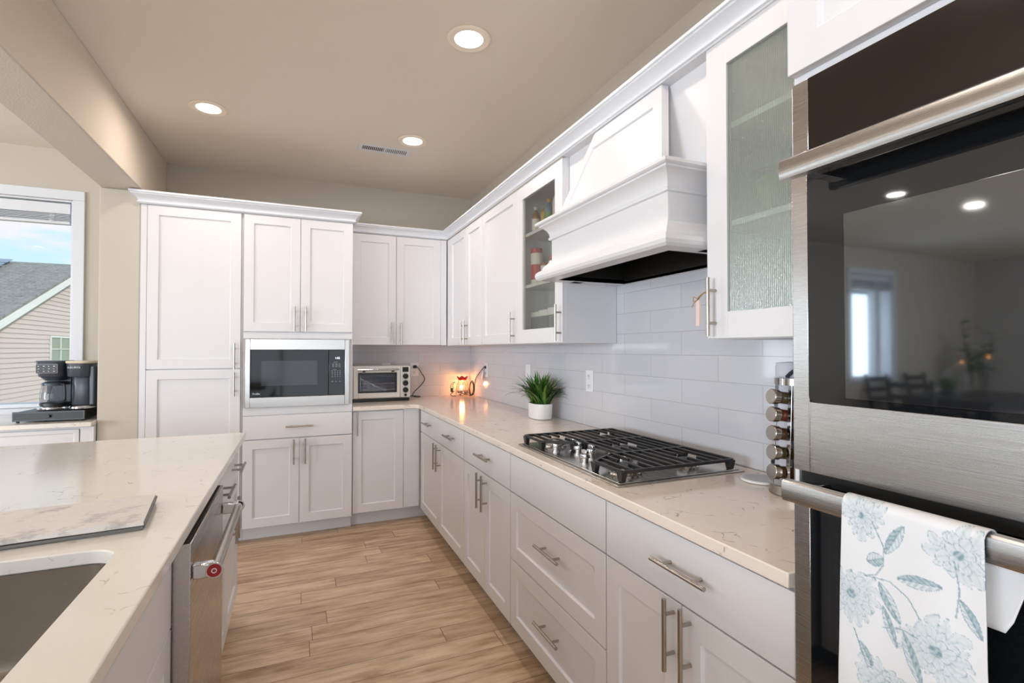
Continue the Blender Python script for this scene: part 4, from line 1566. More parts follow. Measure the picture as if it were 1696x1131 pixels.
m.tube(loop3((-0.030, 0.985), 0.022, 0.066, -0.12, 0.0, 24, 0.004), 0.0036, 7, closed=True)
m.tube(loop3((-0.032, 0.980), 0.019, 0.058, -0.112, 0.004, 24, 0.003), 0.0036, 7, closed=True)
m.tube(curve_pts([(-0.055, -0.112, 0.9185), (-0.035, -0.118, 0.9185), (-0.012, -0.130, 0.950), (-0.016, -0.16, 1.03), (-0.020, -0.22, 1.09), (-0.030, -0.36, 1.15), (-0.030, -0.44, 1.186), (-0.026, -0.458, 1.190)], 8), 0.0032, 7)
m.tube(curve_pts([(-0.18, -0.12, 0.9185), (-0.215, -0.13, 0.9185), (-0.235, -0.13, 0.932), (-0.215, -0.13, 0.955), (-0.20, -0.13, 0.962)], 8), 0.0034, 7)
m.tube(curve_pts([(-0.215, -0.13, 0.968), (-0.235, -0.13, 1.0), (-0.222, -0.13, 1.035), (-0.190, -0.125, 1.045)], 8), 0.0032, 7)
m.tube(curve_pts([(-0.205, -0.125, 0.985), (-0.215, -0.125, 1.01), (-0.200, -0.125, 1.04), (-0.175, -0.12, 1.03)], 8), 0.0028, 7)
o = m.build('warmer_cord', 'cord_black')
tag(o, 'looped black cord of the glowing warmer jar in the corner', 'cord')
m = MB().box(-0.236, -0.214, -0.142, -0.118, 0.955, 0.992)
m.build('cord_switch', 'black_plastic', o, bevel=0.005)
MB().box(-0.030, -0.0175, -0.471, -0.445, 1.176, 1.200).build('plug', 'black_plastic', o, bevel=0.003)
m = MB().add([(-0.034, -0.35, 1.085), (-0.036, -0.42, 1.075), (-0.034, -0.452, 1.150), (-0.030, -0.385, 1.165)], [(0, 1, 2, 3)])
tg = m.build('paper_tag', 'white_plastic', o, solid=0.0008)

# ------------------------------------------------------------------ potted grass plant
def blades(mb, n, rb, zb_, length, spread, rnd, w0=0.007, seg=7, cx=0.0, cy_=0.0):
    for k in range(n):
        a = rnd.uniform(0, 2 * pi)
        q = rnd.random() ** 0.7
        r0 = rb * q
        L = length * rnd.uniform(0.65, 1.05)
        lean = spread * (0.15 + 0.95 * q) * rnd.uniform(0.7, 1.15)
        wd = w0 * rnd.uniform(0.7, 1.25)
        az = a + rnd.uniform(-.5, .5)
        dx, dy = cos(az), sin(az)
        px_, py_ = -dy, dx
        vs = []
        el = pi / 2 - lean * 0.35
        p = Vector((cx + r0 * cos(a), cy_ + r0 * sin(a) * 0.8, zb_))
        stp = L / seg
        for j in range(seg + 1):
            t_ = j / seg
            w_ = wd * (0.55 + 1.1 * t_) * (1 - t_ ** 3) if t_ < 1 else 0.0002
            side = Vector((px_, py_, 0)) * w_
            mid = p - Vector((0, 0, 1)) * w_ * 0.25
            vs += [tuple(p - side), tuple(mid), tuple(p + side)]
            p = p + Vector((dx * cos(el), dy * cos(el), sin(el))) * stp
            el -= lean * 0.9 / seg * (1 + t_)
        fs = []
        for j in range(seg):
            b_ = j * 3
            fs += [(b_, b_ + 1, b_ + 4, b_ + 3), (b_ + 1, b_ + 2, b_ + 5, b_ + 4)]
        mb.add(vs, fs)
    return mb
r = root('potted_plant', 'grassy green plant in a white oval pot on the counter', 'plant', (-0.125, -1.735, 0.9145))
prof = [(0.050, 0.0), (0.058, 0.003), (0.060, 0.010), (0.0625, 0.093), (0.0625, 0.095), (0.056, 0.095), (0.055, 0.080), (0.0, 0.078)]
def superell(prof, ax, ay, n=48, e=2.6):
    mb = MB()
    vs, fs = [], []
    for rr, z in prof:
        for i in range(n):
            t_ = 2 * pi * i / n
            c_, s_ = cos(t_), sin(t_)
            k = (abs(c_) ** e + abs(s_) ** e) ** (-1 / e)
            vs.append((rr / 0.0625 * ax * k * c_, rr / 0.0625 * ay * k * s_, z))
    for j in range(len(prof) - 1):
        for i in range(n):
            l = (i + 1) % n
            fs.append((j * n + i, j * n + l, (j + 1) * n + l, (j + 1) * n + i))
    fs.append(tuple(range(n))[::-1])
    return mb.add(vs, fs)
superell(prof, 0.062, 0.098).build('pot', 'pot_white', r)
superell([(0.050, 0.079), (0.053, 0.086), (0.0, 0.090)], 0.060, 0.096).build('soil', 'soil', r)
rnd = random.Random(11)
m = MB()
for cyy in (-0.05, 0.0, 0.05):
    blades(m, 74, 0.035, 0.084, 0.222, 1.35, rnd, 0.0058, cy_=cyy * 1.15)
m.v = [(min(x, 0.108), y, z) for x, y, z in m.v]
m.build('leaves', 'plant_leaf', r)

# ------------------------------------------------------------------ spice rack, jars, trivet, pitcher
SX, SY = -0.139, -3.500
RK = [0.078, 0.058]
r = root('spice_rack', 'round stainless spice rack tower beside the wall oven', 'spice rack', (SX, SY, 0.9145))
MB().lathe([(0.074, 0), (0.080, 0.002), (0.080, 0.028), (0.077, 0.030)], (0, 0, 0), 48).build('base', 'stainless_sink', r)
MB().lathe([(0.060, 0.3215), (0.064, 0.3225), (0.064, 0.342), (0.060, 0.344)], (0, 0, 0), 48).build('top_plate', 'chrome', r)
m = MB()
m.tube(curve_pts([(-0.034, 0.010, 0.345), (-0.020, 0.006, 0.358), (0.0, 0.0, 0.368), (0.020, -0.006, 0.358), (0.034, -0.010, 0.345)], 6), 0.006, 8)
m.build('carry_handle', 'dark_gray_plastic', r)
MB().lathe([(0.018, 0.0305), (0.018, 0.321)], (0, 0, 0), 16).build('core', 'black_plastic', r)
faces = [radians(168), radians(240), radians(312), radians(24), radians(96)]
ztab = [0.060, 0.117, 0.173, 0.228, 0.280]
def face_dir(a):
    return Vector((cos(a), sin(a), 0)), Vector((-sin(a), cos(a), 0))
for a in faces[:4]:
    d, s_ = face_dir(a)
    m = MB()
    # slanted steel sheet either side of the jars
    for sg in (-1, 1):
        pts = []
        for (z, ro, wd) in ((0.030, 0.066, 0.040), (0.321, 0.050, 0.034)):
            pts += [d * ro + s_ * sg * wd * 0.62 + Vector((0, 0, z)), d * ro + s_ * sg * wd + Vector((0, 0, z))]
        n_ = d * 0.0018
        vs = [tuple(p) for p in (pts[0], pts[1], pts[3], pts[2])] + [tuple(p - n_) for p in (pts[0], pts[1], pts[3], pts[2])]
        m.add(vs, [(0, 1, 2, 3), (7, 6, 5, 4), (0, 4, 5, 1), (1, 5, 6, 2), (2, 6, 7, 3), (3, 7, 4, 0)])
    m.build('side_sheet', 'chrome', r)
spm = ['spice_brown', 'spice_green', 'spice_brown', 'spice_red', 'spice_green']
where = {0: 'on the side facing the tile wall corner', 1: 'on the side facing the camera'}
ordn = ['lowest', 'second from the bottom', 'middle', 'second from the top', 'topmost']
for fi, a in enumerate(faces[:2]):
    for k, z in enumerate(ztab):
        tilt = radians(8)
        dirv = Vector((cos(a) * cos(tilt), sin(a) * cos(tilt), sin(tilt)))
        rot = dirv.to_track_quat('Z', 'Y').to_matrix()
        p0 = Vector((cos(a), sin(a), 0)) * 0.022
        rj = root('spice_jar', 'steel-lidded spice jar, %s in the rack column %s' % (ordn[k], ['nearest the cooktop', 'nearest the oven'][fi]), 'jar', (SX + p0.x, SY + p0.y, 0.9145 + z), 0, 'spice jars in the round rack')
        MB().lathe([(0.017, 0.0), (0.019, 0.003), (0.019, 0.046), (0.016, 0.050)], (0, 0, 0), 20, mat=rot).build('jar', 'clear_glass', rj)
        MB().lathe([(0.0165, 0.002), (0.0172, 0.004), (0.0172, 0.040), (0.0150, 0.041)], (0, 0, 0), 18, mat=rot).build('contents', spm[(k + fi * 2) % 5], rj)
        MB().lathe([(0.0215, 0.0505), (0.0222, 0.0515), (0.0222, 0.070), (0.0205, 0.072)], (0, 0, 0), 24, mat=rot).build('lid', 'stainless_sink', rj)
r = root('trivet', 'round pale printed trivet on the counter beside the spice rack', 'trivet', (-0.122, -3.352, 0.9145))
MB().lathe([(0.058, 0.0), (0.062, 0.002), (0.062, 0.006), (0.060, 0.008)], (0, 0, 0), 48).build('disc', 'pot_white', r)
MB().lathe([(0.055, 0.0081), (0.055, 0.0088)], (0, 0, 0), 48).build('printed_top', 'trivet_print', r)
r = root('pitcher', 'translucent white plastic pitcher behind the spice rack', 'pitcher', (-0.053, -3.408, 0.9145))
MB().lathe([(0.038, 0.0), (0.040, 0.004), (0.043, 0.33), (0.044, 0.37), (0.040, 0.385), (0.0, 0.388)], (0, 0, 0), 32, cap1=False).build('body', 'milky_plastic', r)
m = MB()
m.tube(curve_pts([(-0.01, -0.043, 0.372), (-0.012, -0.072, 0.376), (-0.014, -0.082, 0.35), (-0.014, -0.080, 0.30), (-0.012, -0.055, 0.27), (-0.01, -0.044, 0.262)], 6), 0.007, 8)
m.build('handle', 'dark_gray_plastic', r)

# hanging charm on the ribbed glass cabinet's handle
r = root('hanging_tag', 'small pink tag tied with twine to the ribbed glass cabinet handle', 'tag', (-0.357, -3.352, 1.515))
m = MB()
m.tube(curve_pts([(0.006, -0.016, 0.004), (-0.008, -0.010, 0.002), (-0.010, 0.012, -0.010), (-0.004, 0.024, -0.018), (0.004, 0.010, 0.0), (0.008, -0.010, 0.005)], 6), 0.0016, 6)
m.tube(curve_pts([(-0.006, 0.022, -0.016), (-0.010, 0.034, -0.008), (-0.006, 0.040, -0.022), (-0.004, 0.026, -0.018)], 6), 0.0012, 6)
m.tube(curve_pts([(-0.006, 0.022, -0.016), (-0.010, 0.036, -0.030), (-0.008, 0.044, -0.040)], 6), 0.0012, 6)
m.build('twine', 'twine', r)
MB().box(-0.0065, -0.0045, 0.014, 0.030, -0.100, -0.020).build('tag', 'tag_pink', r, bevel=0.0008)
MB().box(-0.0040, -0.0025, 0.012, 0.026, -0.098, -0.024).build('tag', 'gold_paper', r, bevel=0.0008)

# ------------------------------------------------------------------ goods inside the clear glass cabinet
Z0 = 1.374
floorz, s1, s2 = Z0 + .0185, Z0 + .3385, Z0 + .6345
def bottle(x, y, z, rad, h, body, cap, label, name='bottle', neck=True, band=None):
    r = root(name, label, 'jar' if name == 'jar' else name.split('_')[-1], (x, y, z), 0, 'pantry goods in the clear glass cabinet')
    if neck:
        prof = [(rad * .94, 0), (rad, .003), (rad, h * .62), (rad * .9, h * .70), (rad * .45, h * .82), (rad * .42, h * .88)]
        cz = h * .885
    else:
        prof = [(rad * .95, 0), (rad, .003), (rad, h * .84), (rad * .93, h * .87)]
        cz = h * .875
    MB().lathe(prof, (0, 0, 0), 24).build('body', body, r)
    cr_ = rad * (.5 if neck else 1.0)
    MB().lathe([(cr_, cz), (cr_, h - .002), (cr_ * .92, h)], (0, 0, 0), 20).build('cap', cap, r)
    if band:
        MB().lathe([(rad * 1.012, h * .15), (rad * 1.012, h * .56)], (0, 0, 0), 24, cap0=False, cap1=False).build('label_band', band, r)
    return r
sh = 'on the top shelf behind clear glass'
bottle(-0.235, -1.905, s2, 0.024, 0.165, 'tin_amber', 'tin_white', 'white-capped bottle with white label, farthest left ' + sh, band='tin_white')
bottle(-0.215, -1.985, s2, 0.026, 0.135, 'tin_yellow', 'tin_amber', 'short amber jar second from the left ' + sh, 'jar', False)
bottle(-0.230, -2.065, s2, 0.027, 0.170, 'tin_blue', 'tin_yellow', 'blue bottle with yellow cap in the middle ' + sh, band='tin_green')
bottle(-0.220, -2.150, s2, 0.030, 0.215, 'tin_white', 'tin_yellow', 'tall pale bottle with yellow cap ' + sh, band='tag_pink')
bottle(-0.140, -2.235, s2, 0.032, 0.22, 'tin_blue', 'tin_white', 'tall blue carton-like bottle at the right end ' + sh)
bottle(-0.120, -1.940, s2, 0.030, 0.11, 'tin_green', 'tin_yellow', 'small green jar at the back ' + sh, 'jar', False)
sh = 'on the middle shelf behind clear glass'
bottle(-0.235, -1.915, s1, 0.034, 0.215, 'tin_white', 'tin_red', 'tall white canister with red lid ' + sh, 'canister', False, 'tin_red')
bottle(-0.225, -2.000, s1, 0.024, 0.120, 'tin_white', 'tin_amber', 'short white-labelled jar beside the red-lidded canister ' + sh, 'jar', False, 'pot_white')
bottle(-0.220, -2.075, s1, 0.028, 0.150, 'tin_amber', 'tin_red', 'amber bottle ' + sh)
bottle(-0.215, -2.155, s1, 0.028, 0.190, 'tin_red', 'tin_yellow', 'red bottle with yellow cap ' + sh)
bottle(-0.205, -2.240, s1, 0.030, 0.170, 'tin_blue', 'tin_white', 'blue jar at the right end ' + sh, 'jar', False)
bottle(-0.110, -1.960, s1, 0.032, 0.20, 'tin_green', 'tin_white', 'green bottle at the back ' + sh)
sh = 'on the bottom shelf behind clear glass'
for i, (y, cont) in enumerate([(-1.925, 'tin_white'), (-2.035, 'tin_white'), (-2.145, 'spice_brown')]):
    rb = root('storage_container', 'clear plastic container with white lid, %s of three ' % ['leftmost', 'middle', 'rightmost'][i] + sh, 'container', (-0.205, y, floorz), 0, 'clear containers in the glass cabinet')
    m = MB()
    m.box(-0.05, 0.05, -0.050, 0.050, 0, 0.135)
    m.build('box', 'clear_plastic', rb, bevel=0.004)
    MB().box(-0.046, 0.046, -0.046, 0.046, 0.002, 0.03 + .01 * i).build('contents', cont, rb)
    MB().box(-0.052, 0.052, -0.052, 0.052, 0.1355, 0.165 + .006 * i).build('lid', 'pot_white', rb, bevel=0.004)
bottle(-0.21, -2.245, floorz, 0.034, 0.24, 'tin_yellow', 'tin_amber', 'yellow canister at the right end ' + sh, 'canister', False)

# goods behind the ribbed glass
t1, t2 = Z0 + .3605, Z0 + .6605
def blurred(x, y, z, rad, h, mt, label):
    r = root('jar', label, 'jar', (x, y, z), 0, 'jars behind the ribbed glass')
    MB().lathe([(rad * .9, 0), (rad, .004), (rad, h * .8), (rad * .8, h * .86)], (0, 0, 0), 24).build('body', mt, r)
    MB().lathe([(rad * .85, h * .865), (rad * .85, h)], (0, 0, 0), 24).build('lid', 'slate_jar', r)
blurred(-0.19, -3.455, t1, 0.045, 0.15, 'olive_jar', 'olive green jar at the left behind the ribbed glass')
blurred(-0.17, -3.560, t1, 0.050, 0.19, 'slate_jar', 'gray jar in the middle behind the ribbed glass')
blurred(-0.18, -3.680, t1, 0.045, 0.16, 'olive_jar', 'olive green jar next to the oven behind the ribbed glass')
blurred(-0.18, -3.60, t2, 0.055, 0.09, 'tag_pink', 'low pinkish jar on the top shelf behind the ribbed glass')

# ------------------------------------------------------------------ island
def iroot(name, label, cat, y, z=0.0):
    return root(name, label, cat, (-2.390, y, z), pi / 2)
VI = 0.583
r = iroot('island_cabinet', 'white island cabinet at the far end with two drawers above two doors', 'cabinet', -2.519)
m = MB()
lb(m, 0, 0.869, 0.0, VI, 0.11, 0.8825)
lb(m, 0, 0.869, 0.0, 0.50, 0, 0.1095)
m.build('carcass', W, r, bevel=0.0015)
hi = VI + .02
fronts(r, [('slab', 0.003, 0.428, ZT0, ZT1, ('h', 0.214, 0.790, hi, .19)),
           ('slab', 0.431, 0.866, ZT0, ZT1, ('h', 0.648, 0.790, hi, .19)),
           ('door', 0.003, 0.428, ZD0, ZD1, ('v', 0.395, 0.612, hi, .18)),
           ('door', 0.431, 0.866, ZD0, ZD1, ('v', 0.464, 0.612, hi, .18))], VI)
r = iroot('island_cabinet', 'white island sink cabinet nearest the camera beside the dishwasher', 'cabinet', -4.70)
m = MB()
lb(m, 0, 0.018, 0.0, VI, 0.11, 0.8825)
lb(m, 1.568, 1.587, 0.0, VI, 0.11, 0.8825)
lb(m, 0.018, 1.568, 0.0, VI, 0.11, 0.13)
lb(m, 0.018, 1.568, VI - .02, VI, 0.1305, 0.8825)
lb(m, 0, 1.587, 0.0, 0.50, 0, 0.1095)
m.build('carcass', W, r, bevel=0.0015)
fronts(r, [('slab', 0.003, 0.60, ZT0 - .03, ZT1), ('door', 0.003, 0.60, ZD0, ZD1 - .03),
           ('panel', 0.605, 1.583, ZT0 - .03, ZT1), ('door', 0.605, 1.092, ZD0, ZD1 - .03), ('door', 1.095, 1.583, ZD0, ZD1 - .03)], VI)
struct(MB().box(-3.05, -2.66, -4.70, -1.65, 0.0, 0.8825).build('wall_island', 'wall_beige'), 'painted back panel of the island')

# dishwasher
r = iroot('dishwasher', 'stainless dishwasher with chrome bar handle and red medallion in the island', 'dishwasher', -3.106)
DWW = 0.580
lb(MB(), 0.002, DWW - .002, 0.01, 0.575, 0.10, 0.872).build('tub', 'black_plastic', r)
lb(MB(), 0.002, DWW - .002, 0.02, 0.52, 0.0, 0.0995).build('kick_plate', 'black_plastic', r)
d = lb(MB(), 0.0, DWW, 0.5755, 0.640, 0.115, 0.868).build('door', 'stainless', r, bevel=0.002)
lb(MB(), 0.006, DWW - .006, 0.582, 0.632, 0.8682, 0.8695).build('control_strip', 'black_gap', d)
yh = -0.689
m = MB()
m.cyl((0.022, yh, 0.792), (DWW - .022, yh, 0.792), 0.0135, 24)
h = m.build('handle', 'stainless_sink', d)
for u in (0.012, DWW - .034):
    MB().box(u, u + .024, -0.689, -0.6405, 0.774, 0.810).build('handle_bracket', 'chrome', h, bevel=0.004, seg=3)
for u, sg in ((0.0118, -1), (DWW - .0098, 1)):
    mo = MB().cyl((u, yh, 0.792), (u + sg * 0.004, yh, 0.792), 0.0195, 32).build('end_cap', 'chrome', h, bevel=0.001)
    MB().cyl((u + sg * .0042, yh, 0.792), (u + sg * 0.0050, yh, 0.792), 0.0160, 32).build('medallion', 'red_enamel', mo)
    m = MB()
    m.lathe([(0.0042, 0.0), (0.0042, 0.0006), (0.0062, 0.0006), (0.0062, 0.0)], (0, 0, 0), 24, cap0=False, cap1=False, mat=Matrix.Rotation(pi / 2 * sg, 3, 'Y'))
    m.v = [(a + u + sg * .0051, b_ + yh, c_ + 0.792) for a, b_, c_ in m.v]
    m.build('medallion_emblem', 'print_white', mo)

# island counter with an undermount sink cut-out
def rrect(x0, x1, y0, y1, rad, n=8):
    out = []
    for cx_, cy2, a0 in ((x1 - rad, y1 - rad, 0), (x0 + rad, y1 - rad, pi / 2), (x0 + rad, y0 + rad, pi), (x1 - rad, y0 + rad, 3 * pi / 2)):
        for k in range(n + 1):
            a = a0 + pi / 2 * k / n
            out.append((cx_ + rad * cos(a), cy2 + rad * sin(a)))
    return out
SK = (-2.62, -1.863, -4.02, -3.205)
bm = bmesh.new()
outer = [(-3.35, -4.95), (-1.757, -4.95), (-1.757, -1.612), (-3.35, -1.612)]
inner = rrect(*SK, 0.06)
edges = []
for loop in (outer, inner):
    vsb = [bm.verts.new((a, b_, 0.884)) for a, b_ in loop]
    edges += [bm.edges.new((vsb[i], vsb[(i + 1) % len(vsb)])) for i in range(len(vsb))]
bmesh.ops.triangle_fill(bm, use_beauty=True, edges=edges)
ret = bmesh.ops.extrude_face_region(bm, geom=list(bm.faces))
bmesh.ops.translate(bm, vec=(0, 0, 0.03), verts=[g for g in ret['geom'] if isinstance(g, bmesh.types.BMVert)])
bmesh.ops.recalc_face_normals(bm, faces=bm.faces)
me = bpy.data.meshes.new('island_countertop')
bm.to_mesh(me)
bm.free()
me.shade_smooth()
me.set_sharp_from_angle(angle=radians(32))
me.materials.append(MATS['island_quartz'])
o = bpy.data.objects.new('island_countertop', me)
COL.objects.link(o)
md = o.modifiers.new('bevel', 'BEVEL')
md.width, md.segments, md.limit_method, md.angle_limit = 0.003, 2, 'ANGLE', radians(40)
tag(o, 'large pale quartz island countertop with sink cut-out', 'countertop')
# sink bowl
m = MB()
rings = [(-0.002, 0.8835, 0.06), (-0.002, 0.72, 0.06), (0.006, 0.695, 0.055), (0.025, 0.683, 0.05), (0.20, 0.680, 0.04)]
vs, fs = [], []
for ins, z, rad in rings:
    pts = rrect(SK[0] + ins, SK[1] - ins, SK[2] + ins, SK[3] - ins, rad)
    vs += [(a, b_, z) for a, b_ in pts]
n = len(pts)
for j in range(len(rings) - 1):
    for i in range(n):
        l = (i + 1) % n
        fs.append((j * n + i, j * n + l, (j + 1) * n + l, (j + 1) * n + i))
fs.append(tuple(range((len(rings) - 1) * n, len(rings) * n)))
m.add(vs, fs)
r = root('sink', 'stainless undermount sink bowl in the island', 'sink', (0, 0, 0))
m.build('bowl', 'stainless_sink', r)
MB().lathe([(0.045, 0.6812), (0.043, 0.6835), (0.030, 0.6815)], (-2.24, -3.6, 0), 28).build('drain', 'chrome', r)
m = MB()
rnd = random.Random(5)
for k in range(60):
    m.lathe([(0.0016, -0.0002), (0.0012, 0.0008), (0.0, 0.001)], (0, 0, 0), 6, cap1=False, mat=Matrix.Rotation(pi / 2, 3, 'X'))
    yy = SK[3] + 0.0012
    xx, zz = rnd.uniform(-2.4, -1.95), rnd.uniform(0.72, 0.87)
    m.v[-18:] = [(a + xx, b_ + yy, c_ + zz) for a, b_, c_ in m.v[-18:]]
tag(m.build('water_drops', 'chrome', r), None, None, kind='stuff')

# folded drying mat on the island
r = root('drying_mat', 'folded gray and white printed drying mat beside the sink', 'mat', (-1.862, -2.975, 0.9145), radians(7))
def layer(z0, z1, x0, x1, y0, y1, nm, mt, sag):
    m = MB()
    nx, ny = 40, 14
    top, bot = [], []
    for j in range(ny + 1):
        for i in range(nx + 1):
            u, v_ = i / nx, j / ny
            x, y = x0 + (x1 - x0) * u, y0 + (y1 - y0) * v_
            wv = 0.0022 * noise.noise((x * 11, y * 9, z0 * 40)) + sag * sin(u * pi) * 0.5
            top.append((x, y + 0.004 * noise.noise((x * 8, 3, z0 * 9)), z1 + max(-0.003, wv)))
            bot.append((x, y + 0.004 * noise.noise((x * 8, 3, z0 * 9)), z0))
    n = len(top)
    vs = top + bot
    fs = []
    W_ = nx + 1
    for j in range(ny):
        for i in range(nx):
            a = j * W_ + i
            fs += [(a, a + 1, a + 1 + W_, a + W_), (n + a + W_, n + a + W_ + 1, n + a + 1, n + a)]
    for i in range(nx):
        fs += [(i + 1, i, n + i, n + i + 1), (ny * W_ + i, ny * W_ + i + 1, n + ny * W_ + i + 1, n + ny * W_ + i)]
    for j in range(ny):
        fs += [(j * W_, (j + 1) * W_, n + (j + 1) * W_, n + j * W_), ((j + 1) * W_ + nx, j * W_ + nx, n + j * W_ + nx, n + (j + 1) * W_ + nx)]
    m.add(vs, fs)
    return m.build(nm, mt, r, bevel=0.0)
layer(0.0, 0.0085, -0.60, -0.004, -0.128, 0.118, 'lower_fold', 'mat_edge', 0.0)
layer(0.0125, 0.0225, -0.60, 0.0, -0.135, 0.118, 'upper_fold', 'mat_print', 0.002)
m = MB()
m.tube([(0.001, -0.132, 0.0155), (0.002, 0.0, 0.0165), (0.001, 0.116, 0.0155)], 0.004, 8)
m.tube([(-0.002, -0.126, 0.006), (-0.001, 0.0, 0.0075), (-0.002, 0.116, 0.006)], 0.004, 8)
m.tube([(-0.60, -0.130, 0.0055), (-0.3, -0.129, 0.0055), (-0.002, -0.127, 0.006)], 0.0035, 8)
m.build('piping', 'mat_edge', r)

# ------------------------------------------------------------------ nook counter, coffee maker
r = root('base_cabinet', 'white nook base cabinet under the window with beaded drawer fronts', 'cabinet', (-4.604, 0, 0))
NW = 1.930
m = MB()
lb(m, 0, NW, 0.002, 0.63, 0.10, 0.869)
lb(m, 0, NW, 0.002, 0.56, 0, 0.0995)
m.build('carcass', W, r, bevel=0.0015)
lb(MB(), NW - .068, NW - .001, 0.6305, 0.648, 0.10, 0.866).build('filler_strip', W, r, bevel=0.001)
for k in range(3):
    u1 = NW - .074 - k * 0.62
    u0 = u1 - 0.612
    shaker(u0, u1, 0.700, 0.852, 0.6305, 0.018, 0.022, 0.006, 0.006).build('drawer', W, r, bevel=0.002)
    shaker(u0, u1, 0.113, 0.692, 0.6305, 0.018, 0.055, 0.008, 0.004).build('door', W, r, bevel=0.002)
tag(MB().box(-4.62, -2.6725, -0.70, -0.032, 0.870, 0.8985).build('nook_countertop', 'island_quartz', bevel=0.003), 'pale countertop under the nook window holding the coffee maker', 'countertop')
r = root('pod_drawer', 'low black coffee pod drawer under the coffee maker', 'drawer', (-3.085, -0.60, 0.899), radians(-3))
MB().box(0.004, 0.352, 0.012, 0.36, 0.010, 0.062).build('tray_body', 'black_plastic', r, bevel=0.003)
dd = MB().box(0.0, 0.356, 0.0, 0.0115, 0.008, 0.066).build('drawer_front', 'black_plastic', r, bevel=0.003)
m = MB()
fr(m, 0.002, 0.354, 0.010, 0.064, 0.008, 0.348, 0.016, 0.058, -0.0012, -0.0002)
m.build('wire_edge', 'dark_gray_plastic', dd)
MB().cyl((0.178, -0.002, 0.036), (0.178, -0.016, 0.036), 0.009, 16).build('knob', 'black_plastic', dd, bevel=0.001)
for x in (0.02, 0.33):
    for y in (0.02, 0.34):
        MB().cyl((x, y, 0.0), (x, y, 0.0098), 0.008, 10).build('foot', 'black_plastic', r)

r = root('coffee_maker', 'dark slate coffee maker with glass carafe and pod brewer beside it', 'coffee maker', (-3.020, -0.545, 0.9652), radians(-6))
D = 'dark_gray_plastic'
MB().box(0.10, 0.305, 0.14, 0.30, 0.0, 0.285).build('water_tank', D, r, bevel=0.012, seg=3)
# left brewer
def sq(rx, ry, z0, z1, c, e=3.2, n=40, k0=1.0, k1=1.0):
    mb = MB()
    vs, fs = [], []
    levels = [(z0, k0 * .97), (z0 + .004, k0), (z1 - .004, k1), (z1, k1 * .97)]
    for z, k in levels:
        for i in range(n):
            t_ = 2 * pi * i / n
            q = (abs(cos(t_)) ** e + abs(sin(t_)) ** e) ** (-1 / e)
            vs.append((c[0] + rx * k * q * cos(t_), c[1] + ry * k * q * sin(t_), z))
    for j in range(3):
        for i in range(n):
            l = (i + 1) % n
            fs.append((j * n + i, j * n + l, (j + 1) * n + l, (j + 1) * n + i))
    fs += [tuple(range(n))[::-1], tuple(range(3 * n, 4 * n))]
    return mb.add(vs, fs)
hd_ = sq(0.078, 0.090, 0.205, 0.300, (0.078, 0.095), k0=.88).build('brew_head', D, r)
sq(0.082, 0.093, 0.2985, 0.306, (0.078, 0.095)).build('lid', 'slate_jar', r)
m = MB()
m.box(0.022, 0.134, 0.0, 0.006, 0.228, 0.286)
cpn = m.build('control_panel', 'print_gray', hd_, bevel=0.003)
cp2 = MB().box(0.0255, 0.1305, -0.0008, -0.0002, 0.2315, 0.2825).build('panel_glass', 'black_plastic', cpn)
m = MB()
for i in range(4):
    for j in range(3):
        wq = 0.009 if (i + j) % 2 else 0.005
        m.box(0.034 + i * .026, 0.034 + i * .026 + wq, -0.0013, -0.0009, 0.240 + j * .015, 0.2425 + j * .015 + (0.002 if j == 2 else 0))
m.build('button_print', 'print_white', cp2)
sq(0.060, 0.065, 0.180, 0.2045, (0.078, 0.095), k0=.75).build('filter_basket', D, r)
MB().lathe([(0.070, 0.0), (0.082, 0.003), (0.082, 0.014), (0.075, 0.020)], (0.078, 0.088, 0.0), 40).build('warming_base', 'chrome', r)
MB().lathe([(0.068, 0.0205), (0.068, 0.027)], (0.078, 0.088, 0.0), 32).build('warming_plate', 'black_plastic', r)
MB().box(0.02, 0.15, 0.125, 0.16, 0.02, 0.21).build('rear_column', D, r, bevel=0.004)
cf = MB().lathe([(0.055, 0.0275), (0.063, 0.032), (0.0645, 0.060), (0.0635, 0.100), (0.058, 0.130), (0.054, 0.150)], (0.078, 0.075, 0.0), 36, cap1=False).build('carafe', 'carafe_glass', r)
MB().lathe([(0.0655, 0.028), (0.0655, 0.040), (0.0640, 0.041)], (0.078, 0.075, 0.0), 36, cap0=False, cap1=False).build('carafe_band', 'black_plastic', cf)
MB().lathe([(0.055, 0.150), (0.058, 0.151), (0.058, 0.164), (0.040, 0.174)], (0.078, 0.075, 0.0), 36).build('carafe_lid', D, cf)
m = MB()
m.tube(curve_pts([(0.125, 0.045, 0.160), (0.152, 0.028, 0.158), (0.160, 0.024, 0.135), (0.162, 0.024, 0.085), (0.158, 0.026, 0.055), (0.138, 0.040, 0.050)], 6), 0.007, 8)
m.build('carafe_handle', 'black_plastic', cf)
# right pod brewer
hd2 = sq(0.066, 0.085, 0.205, 0.290, (0.222, 0.090), k0=.93).build('pod_head', D, r)
sq(0.069, 0.088, 0.2885, 0.304, (0.222, 0.090)).build('pod_lid', 'gold_paper', r)
text('KEURIG', 'front_lettering', 0.017, 'print_white', hd2, (0.182, 0.0035, 0.258), (pi / 2, 0, 0), xs=1.15)
sq(0.056, 0.060, 0.024, 0.2045, (0.228, 0.110)).build('pod_column', D, r)
MB().box(0.275, 0.305, 0.05, 0.15, 0.02, 0.275).build('side_column', D, r, bevel=0.008, seg=3)
MB().lathe([(0.066, 0.0), (0.076, 0.003), (0.076, 0.014), (0.070, 0.020)], (0.228, 0.083, 0.0), 40).build('drip_tray', 'chrome', r)

